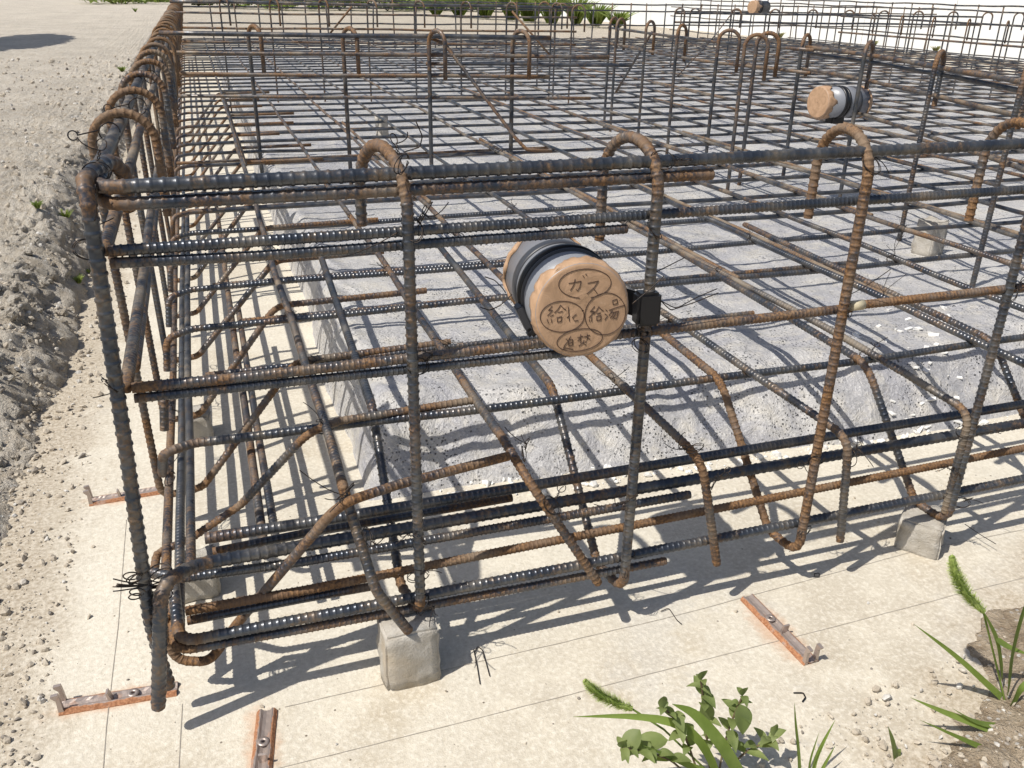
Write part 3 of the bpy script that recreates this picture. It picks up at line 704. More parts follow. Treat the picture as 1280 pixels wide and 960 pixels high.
P2 = ((2.02, 1.75), (1.93, 2.2), (1.94, 2.6), (1.98, 3.0), (2.03, 3.35))
ib2(.560, 'top bar of the far half of the right inner beam', pts=P2, rust=.15, dust=.25)
ib2(.490, 'second bar of the far half of the right inner beam', pts=P2, rust=.3, dust=.3, r=.0055)
bar([at(815, 40, y=2.85), at(770, 115, y=3.2)], .005, 0, 'thin dark diagonal brace at the far end of the right inner beam', None, rust=.05, sides=8, name='diagonal_brace', cat='steel bar')
bar([at(846, 96, y=2.3), at(885, 55, y=2.25), at(914, 18, y=2.2)], .0022, 0, 'thin bright wire rod leaning across the inner beam on the right', None, rust=0, dust=.0, ribs=False, sides=8, name='wire_rod', cat='rod')

def xbeam(y, x0, x1, n, zt, hd, lab, grp, skew=0., top=None, hookn=None, cat_rust=(.05, .25), z_list=(.56, .50, .40)):
    for k in range(n):
        x = x0+(x1-x0)*k/(n-1)
        l = (lab+' %s from the left' % ORD[k]) if n <= 20 else lab
        hooked((x, y+skew*(x-x0), .06), zt, hd, .10, .036, label=l, group=grp, rust=R.uniform(*cat_rust), dust=.05, sides=6, ribs=False, name='hooked_stirrup', cat='stirrup', step=.06)
GF = 'hooked stirrups of the inner beam farther back'
xbeam(4.55, .30, 2.10, 8, .650, (.6, -.8, 0), 'hooked stirrup of the beam behind the short inner beam,', GF, skew=-.16)
for k, (x, y) in enumerate([(2.14, 4.05), (2.20, 4.45), (2.28, 4.95)]):
    hooked((x, y, .06), .645, (.8, -.5, 0), .10, .036, label='hooked stirrup at the right end of the beam farther back, %s from the front' % ORD[k], group=GF, rust=.15, dust=.05, sides=6, ribs=False, name='hooked_stirrup', cat='stirrup', step=.06)
for k, (z, lab, r_) in enumerate([(.628, 'top bar of the beam farther back', .009), (.575, 'brown bar under the top bar of the beam farther back', .006), (.43, 'middle bar of the beam farther back', .006), (.50, 'lower brown bar of the beam farther back', .006)]):
    bar([(.05, 4.59, z), (2.25, 4.24, z)], r_, 0, lab, 'long bars of the inner beam farther back', rust=.1+.1*k, dust=.15, sides=8, ribs=False, wob=.002)
bar([at(440, 8, y=4.4), at(410, 45, y=4.5)], .006, 0, 'thin diagonal brace on the left part of the beam farther back', None, rust=.2, sides=6, ribs=False, name='diagonal_brace', cat='steel bar')
bar([at(640, 14, y=4.2), at(690, 72, y=4.1)], .006, 0, 'rusty diagonal brace at the right end of the beam farther back', None, rust=.5, sides=6, ribs=False, name='diagonal_brace', cat='steel bar')
GW = 'hooked stirrups of the beam in front of the white boarding'
for k, (tx, ty) in enumerate([(854, 8), (873, 9), (924, 10), (972, 12), (1019, 12), (1064, 14), (1107, 15), (1150, 16), (1193, 17), (1236, 17), (1275, 18)]):
    Y_ = 6.45-.25*max(0, (tx-1040)/240.0)
    p = at(tx-4, ty+11, y=Y_)
    hooked((p[0]-.05, Y_, .06), .588, (.75, -.66, 0), .11, .042, label='hooked stirrup standing out against the white boarding, %s from the left' % ORD[k], group=GW, rust=.08, dust=.05, sides=6, ribs=False, name='hooked_stirrup', cat='stirrup', r=.0075, step=.06)
for z, lab in ((.548, 'upper bar of the beam in front of the white boarding'), (.478, 'lower bar of the beam in front of the white boarding')):
    bar([(4.1, 6.45, z), (5.2, 6.43, z), (7.2, 6.18, z)], .0085, 0, lab, 'long bars in front of the white boarding', rust=.06, dust=.1, sides=8, ribs=False, wob=.002)
# edge beam on the right side of the site and the one at the back
for k in range(22):
    y = 5.3+.30*k; x = 7.12+.02*k*.5
    bar([(x, y, .05), (x, y+.01, .655), ], .007, 0, 'straight upright of the far right edge beam, %s from its near end' % ORD[k], 'uprights of the far right edge beam', rust=R.uniform(.05, .3), sides=6, ribs=False, name='upright_bar')
for z, lab in ((.645, 'top bar of the far right edge beam'), (.60, 'second bar of the far right edge beam'), (.49, 'middle bar of the far right edge beam'), (.36, 'lower bar of the far right edge beam'), (.16, 'lowest bar of the far right edge beam')):
    bar([(7.09, 4.2, z), (7.33, 12.5, z)], .0075, 0, lab, 'long bars of the far right edge beam', rust=.15, dust=.2, sides=8, ribs=False, wob=.004)
for k in range(40):
    x = .35+.23*k
    bar([(x, 9.1+R.uniform(-.05, .05), .05), (x+R.uniform(-.02, .02), 9.1, .585)], .008, 0, 'small upright bar in the row along the far back edge, %s from the left' % ORD[k], 'uprights along the far back edge', rust=R.uniform(.05, .2), sides=6, ribs=False, name='upright_bar')
for z, y, lab in ((.57, 9.1, 'top bar along the far back edge'), (.50, 9.12, 'middle bar along the far back edge'), (.35, 9.1, 'lower bar along the far back edge')):
    bar([(.05, y, z), (9.4, y, z)], .008, 0, lab, 'long bars along the far back edge', rust=.1, sides=6, ribs=False, wob=.003)
for x, lab in ((3.55, 'near'), (5.05, 'far')):
    for k in range(8):
        hooked((x+.01*k, 2.6+.33*k if x < 4 else 2.9+.33*k, .06), .585, (.84, .54, 0), .10, .036, label='hooked stirrup of the beam deep in the mesh on the right, %s from the front' % ORD[k],
               group='hooked stirrups of the beams deep in the mesh', rust=R.uniform(.05, .3), dust=.05, sides=6, ribs=False, name='hooked_stirrup', cat='stirrup', step=.06) if x > 4 else None
bar([(5.06, 2.6, .56), (5.14, 5.6, .56)], .007, 0, 'top bar of the beam deep in the mesh on the right', 'long bars of the beams deep in the mesh', rust=.1, dust=.2, sides=6, ribs=False)
bar([(5.06, 2.6, .44), (5.14, 5.6, .44)], .007, 0, 'middle bar of the beam deep in the mesh on the right', 'long bars of the beams deep in the mesh', rust=.3, dust=.2, sides=6, ribs=False)

# ================================================================== TIE WIRES
def wire_tube(paths, r=.0005, sides=5):
    VV = []; QQ = []; TT = []; n = 0
    for p in paths:
        V, Q, Tr, B = tube_mesh('w', np.array(p), r, None, False, sides, step=.004); VV.append(V); QQ.append(Q+n); TT.append(Tr+n); n += len(V)
    return np.vstack(VV), np.vstack(QQ), np.vstack(TT)
def tie_paths(seed, curl=True, tails=2):
    g = rng(seed); P_ = []
    for k in range(2):                                    # two turns round the crossing
        a = np.linspace(0, 2*math.pi*.96, 26); rr = .0078+.0004*k
        tilt = .75+.25*k; P_.append(np.stack([rr*1.5*np.cos(a)*math.cos(tilt)+.0012*k, rr*1.5*np.cos(a)*math.sin(tilt), rr*1.05*np.sin(a)], 1))
    d = g.normal(size=3); d[2] = abs(d[2])*.8+.4; d /= np.linalg.norm(d); b = np.cross(d, (0.3, .2, 1)); b /= np.linalg.norm(b); c = np.cross(d, b)
    st = d*.008
    for k in range(2):                                    # twisted neck
        t = np.linspace(0, 1, 16); a = t*3*math.pi+k*math.pi
        P_.append(st+d*(t*.010)[:, None]+(b*np.cos(a)[:, None]+c*np.sin(a)[:, None])*.0009)
    e = st+d*.010
    if curl:
        a = np.linspace(-math.pi/2, 1.45*math.pi, 24); rr = g.uniform(.0035, .006); P_.append(e+d*rr+d*(rr*np.sin(a))[:, None]+b*(rr*np.cos(a))[:, None]+c*(.0008*np.arange(24)/24)[:, None])
    for k in range(tails):
        v = g.normal(size=3); v[2] = abs(v[2])*.4; v /= np.linalg.norm(v); l = g.uniform(.012, .035); t = np.linspace(0, 1, 10); w = g.normal(size=3)*.35
        P_.append(e+v*(t*l)[:, None]+w*((t**2)*l)[:, None])
    return P_
TIES = []
for s in range(7):
    V, Q, T_ = wire_tube(tie_paths(s+20, s % 3 != 2, 1+s % 3)); TIES.append(mesh_np('tie_wire', V, Q, T_, (M_WIRE,)))
def tie(p, label, group, s=None, rz=None, sc=1.0, tilt=0):
    o = link('tie_wire', TIES[R.randrange(len(TIES)) if s is None else s], None, p); o.rotation_euler = (tilt, 0, R.uniform(0, 6.28) if rz is None else rz); o.scale = (sc,)*3
    return tag(o, label, 'tie wire', group)
near_ties = [(502, 205, -.002, 'curled tie wire at the hook of the stirrup nearest the corner'), (517, 288, 0, 'straggling tie wire on the first front stirrup level with the hook tails'),
    (523, 458, 0, 'tie wire on the first front stirrup at the middle bars'), (525, 672, 0, 'tie wire bunch on the first front stirrup at the bottom bundle'), (522, 720, 0, 'tie wire on the first front stirrup at the orange bar'), (528, 756, 0, 'tie wire just above the mortar block near the corner'),
    (829, 200, 0, 'tie wire at the hook of the second stirrup'), (818, 288, 0, 'tie wire on the second stirrup above the black clip'), (801, 432, 0, 'tie wire on the second stirrup below the black clip'), (787, 625, 0, 'tie wire on the second stirrup at the bottom bundle'), (780, 712, 0, 'tie wire on the second stirrup close to its foot'),
    (1090, 206, 0, 'tie wire below the hook of the rusty third stirrup'), (1062, 388, 0, 'tie wire by the cream painted bar end'), (1020, 575, 0, 'tie wire on the rusty third stirrup at the bottom bundle'), (1005, 665, 0, 'tie wire at the foot of the rusty third stirrup'),
    (1262, 366, 0, 'tie wire on the fourth stirrup at the rusty middle bar'), (1206, 540, 0, 'tie wire on the fourth stirrup at the bottom bundle'), (1196, 592, 0, 'tie wire on the fourth stirrup above the tilted block'), (1200, 628, .0, 'tie wire at the foot of the fourth stirrup'),
    (432, 615, .0, 'tie wire on the dull brown slab bar at the orange sloping bar'), (460, 672, -.01, 'tie wire on the dull brown slab bar at the thick bottom bar'), (690, 632, -.004, 'tie wire bunch on the second slab bar at the thick bottom bar'), (655, 567, 0, 'tie wire where the second slab bar meets the orange bar end'),
    (868, 560, -.004, 'tie wire at the bend of the slab bar between second and third stirrup'), (892, 602, -.004, 'tie wire on the hooked slab bar left of the third stirrup'), (1062, 572, -.004, 'tie wire bunch on the slab bar hooked down by the third stirrup'),
    (112, 312, 0, 'tie wire on the corner upright below the top bars'), (140, 482, 0, 'tie wire on the corner upright at the middle bar'), (120, 215, .02, 'tie wire wrapped round the top of the corner upright')]
for i, (px, py, y, lab) in enumerate(near_ties): tie(at(px, py, y=y), lab, 'tie wires on the front of the cage', i % 7, sc=1.0, rz=i*1.3, tilt=1.2 if i % 2 else .3)
# the bunch of curls at the bottom of the corner upright
VV = []
g = rng(77); c0 = at(190, 728, y=-.012)
paths = []
for k in range(5):
    c = c0+np.array((-.004-.006*g.random(), -.004, .02*(g.random()-.5)))+np.array((-.008, 0, -.011+.008*k)); rr = g.uniform(.005, .0075); a = np.linspace(0, 5.6, 26); u = np.array((1, .2, g.uniform(-.4, .4))); v = np.array((.1, -.5, 1.)); u /= np.linalg.norm(u); v /= np.linalg.norm(v)
    paths.append(c+u*(rr*np.cos(a))[:, None]+v*(rr*np.sin(a))[:, None])
for k in range(5):
    t = np.linspace(0, 1, 8); d = np.array((-.026-.012*g.random(), -.004, .022*g.random()-.004)); paths.append(c0+np.array((-.004, 0, -.002))+d*t[:, None]+np.array((0, 0, .004))*(t**2)[:, None])
for k in range(6):
    a = np.linspace(0, 6.0, 26); rr = .0115; paths.append(at(200, 728+5*k-12, y=.014)+np.stack([rr*np.cos(a), rr*.85*np.sin(a), .004*np.sin(a+k)], 1))
V, Q, T_ = wire_tube(paths, .0007); o = link('tie_wire', mesh_np('tie_wire', V-c0, Q, T_, (M_WIRE,)), None, c0); tag(o, 'big bunch of curled tie wire at the foot of the corner upright', 'tie wire')
# loop with a pointed eye on the left cage top bar
for k, (px, py, z) in enumerate([(137, 166, .578), (172, 133, .578), (188, 96, .578)]):
    c = at(px, py, z=z); paths = []
    a = np.linspace(0, 5.9, 26); paths.append(np.stack([.0105*np.cos(a), .003*np.sin(a*2), .0105*np.sin(a)], 1))
    t = np.linspace(0, 1, 10); paths.append(np.array((-.010, 0, .003))+np.array((-.022, -.004, -.004))*t[:, None]); a = np.linspace(0, 6, 20); paths.append(np.array((-.036, -.004, -.001))+np.stack([.0048*np.cos(a), .001*np.sin(a), .0048*np.sin(a)], 1))
    V, Q, T_ = wire_tube(paths, .0008); o = link('tie_wire', mesh_np('tie_wire', V, Q, T_, (M_WIRE,)), None, c); tag(o, 'tie wire eye on the top bar of the left cage side by the %s hook' % ORD[k+1], 'tie wire', 'tie wires on the left side of the cage')
for i in range(0, 8):
    for j in range(0, 8):
        if (i+j) % 2 and (i, j) != (0, 1): continue
        tie((YX[i]+.001, XY[j], ZM-.004), 'tie wire knot where the %s slab bar running away meets the %s running across' % (ORD[i], ORD[j]), 'tie wire knots on the slab mesh', sc=.95)
for j in range(1, 6):
    tie((.036, XY[j]-.02, .10), 'tie wire knot at the foot of the left cage side, %s from the corner' % ORD[j-1], 'tie wire knots along the left cage foot', sc=1.1)
# straggling wires around the sleeve and loose on the ground
def loose(pix, y, lab, z=None, r=.0006):
    P_ = np.array([at(px, py, y=y) if z is None else at(px, py, z=z) for px, py in pix]); t = np.linspace(0, len(P_)-1, 30)
    # smooth through the points
    from_ = np.arange(len(P_)); S = np.stack([np.interp(t, from_, P_[:, i]) for i in range(3)], 1)
    for _ in range(3): S[1:-1] = (S[:-2]+S[1:-1]*2+S[2:])/4
    V, Q, T_ = wire_tube([S], r); o = link('loose_wire', mesh_np('loose_wire', V-P_[0], Q, T_, (M_WIRE,)), None, P_[0]); tag(o, lab, 'wire')
loose([(822, 372), (838, 388), (850, 384), (868, 378), (898, 366)], .004, 'long wire end sticking out right of the black clip')
loose([(822, 374), (845, 386), (870, 372), (896, 361)], -.004, 'upper wire end sticking out right of the black clip')
loose([(820, 340), (840, 330), (856, 322)], .0, 'short wire end above the black clip')
loose([(790, 380), (812, 362), (830, 345)], -.01, 'wire crossing the black clip')
loose([(600, 384), (612, 388), (625, 382), (640, 368)], .05, 'wire end left of the pipe sleeve')
loose([(606, 346), (618, 350), (628, 360), (632, 366)], .06, 'short wire end at the rear rim of the pipe sleeve')
loose([(593, 818), (597, 808), (603, 812), (612, 845)], None, 'thin bent wire lying on the concrete right of the mortar block', z=.002)
loose([(592, 812), (596, 830), (600, 855)], None, 'straight thin wire lying on the concrete right of the mortar block', z=.0015)
loose([(826, 764), (836, 760), (846, 775), (852, 780)], None, 'curved wire on the concrete in front of the second stirrup', z=.002)
loose([(992, 866), (1004, 866), (1007, 872), (1003, 877)], None, 'small dark hook of wire on the concrete near the weeds', z=.002, r=.0009)
loose([(1018, 717), (1024, 716), (1024, 721), (1018, 721), (1018, 717)], None, 'tiny wire ring on the concrete below the third stirrup', z=.002)
loose([(1206, 655), (1225, 668), (1245, 680)], None, 'wire trailing from the foot of the fourth stirrup', z=.015)
loose([(498, 290), (470, 306), (440, 318), (425, 322)], -.004, 'long wire trailing left from the first front stirrup')
loose([(522, 284), (535, 262), (541, 252)], .0, 'straight wire end pointing up beside the first front stirrup')
loose([(505, 190), (525, 184), (528, 170), (520, 152)], .03, 'thin wire curving up behind the first hook')

# ================================================================== MORTAR BLOCKS
def block(loc, size, rz, tilt, lab, seed):
    bm = bmesh.new(); bmesh.ops.create_cube(bm, size=1)
    for v in bm.verts:
        v.co = Vector((v.co.x*size[0], v.co.y*size[1], v.co.z*size[2]))*(.975 if v.co.z > 0 else 1.0)
    bmesh.ops.bevel(bm, geom=bm.edges[:], offset=.0026, segments=2, affect='EDGES')
    bmesh.ops.subdivide_edges(bm, edges=bm.edges[:], cuts=5, use_grid_fill=True)
    g = rng(seed)
    for v in bm.verts:
        n = fbm(np.array([v.co.x*1.0+v.co.z*.7+seed]), np.array([v.co.y+v.co.z*.4]), 55, 4, seed)[0]
        v.co += v.co.normalized()*float(n)*.014; v.co.z += size[2]/2
    o = bm_obj('mortar_block', bm, M_BLOCK, None, loc, True); o.rotation_euler = (tilt[0], tilt[1], rz); tag(o, lab, 'spacer block', 'mortar spacer blocks under the bars'); return o
b1 = at(485, 865, z=0); b2 = at(552, 849, z=0)
block(((b1[0]+b2[0])/2, -.022+.026, -.001), (.064, .052, .077), .02, (0, 0), 'grey mortar block under the stirrup nearest the corner', 1)
pc = at(1160, 704, z=0)
block((pc[0]+.020, pc[1]+.044, -.003), (.062, .058, .056), .72, (.05, -.06), 'grey mortar block set askew under the fourth front stirrup', 2)
block((.062, .235, 0), (.05, .05, .05), .03, (0, 0), 'mortar block under the left cage side, nearest the corner', 3)
block((.064, .68, 0), (.05, .05, .05), .1, (0, 0), 'mortar block under the left cage side, second from the corner', 4)
for k, (px, py, s) in enumerate([(1158, 318, .055), (478, 170, .045)]):
    p = at(px, py, z=.112); block((p[0], p[1], .105), (s, s, .10), .3*k+.2, (0, 0), ['pale mortar block under the mesh right of the third hook', 'pale mortar block under the mesh behind the first hook', 'pale mortar block under the mesh beyond the second hook', 'pale mortar block under the mesh by the cut end of the second top bar', 'small pale mortar block under the mesh left of the right inner beam'][k], 7+k)

# ================================================================== PIPE SLEEVES
def ring_surface(prof, n=56, wob=0, seed=0):
    """lathe about local +Y: prof = [(y, r)]"""
    g = rng(seed); a = np.arange(n)*2*math.pi/n; V = []
    for (y, r, w) in prof:
        rr = r+w*(g.random(n)); V.append(np.stack([rr*np.cos(a), np.full(n, y)+w*1.2*(g.random(n)-.5), rr*np.sin(a)], 1))
    V = np.vstack(V); k = len(prof); i = np.arange(k-1)[:, None]*n; j = np.arange(n)[None]; jn = (j+1) % n
    Q = np.stack([i+j, i+n+j, i+n+jn, i+jn], -1).reshape(-1, 4); return V, Q
def frame_to(o, loc, axis):
    y = Vector(axis).normalized(); z = Vector((0, 0, 1)); x = y.cross(z).normalized(); z = x.cross(y)
    o.matrix_world = Matrix(((x.x, y.x, z.x, loc[0]), (x.y, y.y, z.y, loc[1]), (x.z, y.z, z.z, loc[2]), (0, 0, 0, 1)))
def tape_cap(parent, y0, rad, depth, seed, name='tape_cover'):
    """fabric tape stretched over a pipe end: flat face, rounded rim, pleated skirt; y0 = face, +depth goes back along the pipe"""
    n = 96; a = np.arange(n)*2*math.pi/n; g = rng(seed); s = 1 if depth > 0 else -1
    pl = .0016*np.abs(np.sin(a*13+2*np.sin(a*3)))+.0012*g.random(n)
    edge = depth*(1+.30*np.sin(a*5+1)+.22*np.sin(a*11)+.14*g.random(n))
    V = [np.stack([r*np.cos(a), np.full(n, y0-s*.0012*(1-(r/rad)**2)), r*np.sin(a)], 1) for r in (.001, rad*.35, rad*.7, rad*.93, rad*.985)]
    V.append(np.stack([(rad+.0012)*np.cos(a), np.full(n, y0+s*.003), (rad+.0012)*np.sin(a)], 1))
    for t in (.35, .7, 1.0): V.append(np.stack([(rad+.0016+pl*t)*np.cos(a), y0+edge*t, (rad+.0016+pl*t)*np.sin(a)], 1))
    V.append(np.stack([(rad+.0004)*np.cos(a), y0+edge*1.01, (rad+.0004)*np.sin(a)], 1))
    k = len(V); V = np.vstack(V); i = np.arange(k-1)[:, None]*n; j = np.arange(n)[None]; jn = (j+1) % n
    Q = np.stack([i+j, i+n+j, i+n+jn, i+jn], -1).reshape(-1, 4)
    if s > 0: Q = Q[:, ::-1]
    return link(name, mesh_np(name, V, Q, None, (M_TAPE,)), parent)
def cyl_part(parent, name, prof, mt, n=64):
    V, Q = ring_surface([(y, r, 0) for y, r in prof], n); return link(name, mesh_np(name, V, Q, None, (mt,)), parent)

RAD = .0475
fc = at(728, 388, y=-.030)
ps = empty('pipe_sleeve', (0, 0, 0), 'grey pipe sleeve with handwritten tan tape, strapped in the front of the cage', 'pipe sleeve')
AX = np.array((.12, 1, -.05)); AX /= np.linalg.norm(AX)
frame_to(ps, fc, AX)
PL = .155
cyl_part(ps, 'pipe', [(.002, RAD-.003), (.0005, RAD-.002), (.0005, RAD), (PL, RAD), (PL, RAD-.003)], M_PIPE)
tape_cap(ps, 0, RAD, .013, 4); tape_cap(ps, PL, RAD, -.012, 8)
face = [c for c in ps.children if c.name.startswith('tape_cover')][0]
for (y0, w, h, mt, nm) in ((.060, .009, .0040, M_BLACK, 'strap'), (.052, .0030, .0024, M_STRAP, 'strap'), (.088, .016, .0014, M_STRAP, 'strap')):
    cyl_part(ps, nm, [(y0, RAD), (y0, RAD+h), (y0+w*.3, RAD+h+.0006), (y0+w*.7, RAD+h+.0006), (y0+w, RAD+h), (y0+w, RAD)], mt)
# buckle on the left of the strap, its lever and the knob
def boxpart(parent, name, c, size, mt, rot=(0, 0, 0), bev=.0015):
    bm = bmesh.new(); bmesh.ops.create_cube(bm, size=1)
    for v in bm.verts: v.co = Vector((v.co.x*size[0], v.co.y*size[1], v.co.z*size[2]))
    bmesh.ops.bevel(bm, geom=bm.edges[:], offset=bev, segments=2, affect='EDGES')
    o = bm_obj(name, bm, mt, parent, c, False); o.rotation_euler = rot; return o
ang = math.radians(205); bx_ = boxpart(ps, 'buckle', ((RAD+.004)*math.cos(ang), .056, (RAD+.004)*math.sin(ang)), (.008, .018, .030), M_STRAP, (0, -ang, 0))
ang = math.radians(222); boxpart(ps, 'buckle_knob', ((RAD+.006)*math.cos(ang), .050, (RAD+.006)*math.sin(ang)), (.010, .012, .011), M_BLACK, (0, -ang, 0), .003)
# arm that reaches from the strap to the clip on the second stirrup
Mi = np.array(ps.matrix_world.inverted())
def toloc(p): return (Mi @ np.array([*p, 1.]))[:3]
cl = np.array((.559, .0, at(810, 384, y=0)[2])); lc = toloc(cl)
bm = bmesh.new(); r_ = bmesh.ops.create_cube(bm, size=1)
for v in bm.verts: v.co = Vector((v.co.x*.026, v.co.y*.020, v.co.z*.036))
bmesh.ops.bevel(bm, geom=bm.edges[:], offset=.003, segments=2, affect='EDGES')
bm_obj('stirrup_clip', bm, M_BLACK, ps, lc+np.array((-.002, -.002, 0)))
mid = (lc+np.array((RAD-.002, .045, -.006)))/2
boxpart(ps, 'clip_arm', ((lc[0]+RAD)/2-.004, (lc[1]+.062)/2+.004, lc[2]*.5-.002), (max(.012, lc[0]-RAD+.03), .016, .026), M_BLACK, (0, .35, .35), .002)
# handwriting, as marker strokes on the tape face
def U(x, y): return ((x-555)/248.0*RAD*.985, -(y-527)/248.0*RAD*.985)
def ell(cx, cy, rx, ry, rot=0, a0=0, a1=6.6, n=44, drift=0):
    out = []
    for t in np.linspace(a0, a1, n):
        x, y = rx*math.cos(t)*(1+drift*t), ry*math.sin(t)*(1+drift*t); out.append((cx+x*math.cos(rot)-y*math.sin(rot), cy+x*math.sin(rot)+y*math.cos(rot)))
    return out
ST = [ell(562, 382, 141, 77, .03, 1.75, 7.6), ell(445, 553, 118, 84, .08, 2.0, 8.5), ell(680, 552, 112, 116, -.55, .2, 6.9), ell(545, 688, 125, 62, -.08, 2.9, 9.3),
      [(474, 376), (505, 373), (540, 367), (534, 400), (522, 418), (514, 408)], [(508, 354), (502, 385), (484, 414)], [(548, 338), (557, 350)], [(563, 330), (572, 342)],
      [(576, 380), (606, 376), (634, 370), (612, 404), (574, 436)], [(604, 408), (618, 422), (630, 438)],
      # left group
      [(390, 492), (370, 515), (392, 515), (366, 545)], [(380, 548), (398, 540)], [(364, 562), (372, 585)], [(386, 562), (390, 582)], [(434, 488), (420, 512), (402, 530)], [(434, 490), (450, 508), (464, 518)], [(420, 528), (446, 524)],
      [(418, 556), (420, 582), (440, 578)], [(416, 557), (442, 552), (440, 580)], [(476, 500), (480, 545), (484, 580)], [(484, 545), (470, 560)], [(520, 543), (500, 560), (512, 580), (532, 578)],
      # right group
      [(618, 505), (596, 534), (618, 534), (590, 566)], [(604, 560), (606, 590)], [(592, 575), (596, 590)], [(642, 508), (630, 530), (614, 548)], [(642, 510), (655, 526), (668, 534)], [(632, 548), (654, 544)],
      [(632, 562), (634, 586), (656, 582)], [(630, 562), (656, 558), (656, 584)], [(680, 528), (690, 538)], [(676, 550), (686, 558)], [(678, 584), (694, 562)],
      [(716, 482), (720, 504), (744, 498)], [(714, 482), (740, 474), (746, 498)], [(698, 532), (740, 520), (788, 510)], [(718, 532), (700, 562)], [(712, 548), (752, 540), (744, 578), (732, 580)], [(728, 548), (708, 578)], [(740, 546), (722, 582)],
      # lower group
      [(468, 676), (482, 690), (466, 708), (458, 728)], [(448, 738), (470, 728), (510, 738)], [(494, 664), (484, 684)], [(482, 686), (486, 718), (508, 714)], [(480, 686), (506, 682), (508, 714)], [(484, 701), (506, 698)],
      [(532, 674), (562, 668)], [(548, 656), (550, 694)], [(548, 678), (534, 692)], [(568, 672), (600, 664)], [(584, 654), (586, 690)], [(584, 676), (602, 688)], [(568, 692), (562, 706), (540, 722)], [(560, 704), (582, 720)], [(552, 696), (548, 704)], [(582, 694), (576, 704)]]
VV = []; QQ = []; TT = []; n = 0
for s_ in ST:
    q = np.array([U(*p) for p in s_]); rr2 = (q**2).sum(1)/RAD**2; p3 = np.stack([q[:, 0], -.0012*(1-rr2)-.0003, q[:, 1]], 1)
    V, Q, Tr, B = tube_mesh('s', p3, .00038, None, False, 5, step=.002); VV.append(V); QQ.append(Q+n); TT.append(Tr+n); n += len(V)
link('handwriting', mesh_np('handwriting', np.vstack(VV), np.vstack(QQ), np.vstack(TT), (M_INK,)), face)

p2 = at(1022, 128, x=1.93)
s2 = empty('pipe_sleeve', (0, 0, 0), 'grey pipe sleeve with plain tan taped end, hung in the right inner beam', 'pipe sleeve')
frame_to(s2, p2, (1, .10, -.03))
cyl_part(s2, 'pipe', [(.002, .044), (.0005, .046), (.18, .046), (.18, .043)], M_PIPE)
tape_cap(s2, 0, .046, .022, 14); tape_cap(s2, .18, .046, -.012, 15)
for (y0, w, h) in ((.068, .012, .004), (.085, .006, .003), (.125, .012, .0016)):
    cyl_part(s2, 'strap', [(y0, .046), (y0, .046+h), (y0+w, .046+h), (y0+w, .046)], M_BLACK if h > .002 else M_STRAP)
boxpart(s2, 'stirrup_clip', (.0, .082, -.052), (.03, .05, .02), M_BLACK)
p3 = at(940, 9, y=6.9)
s3 = empty('pipe_sleeve', (0, 0, 0), 'tiny far pipe sleeve with a tan end in front of the white boarding', 'pipe sleeve')
frame_to(s3, p3, (.96, .3, 0)); cyl_part(s3, 'pipe', [(.002, .05), (.0005, .056), (.2, .056), (.2, .05)], M_STRAP); tape_cap(s3, 0, .056, .05, 16); cyl_part(s3, 'strap', [(.08, .056), (.08, .062), (.1, .062), (.1, .056)], M_BLACK)

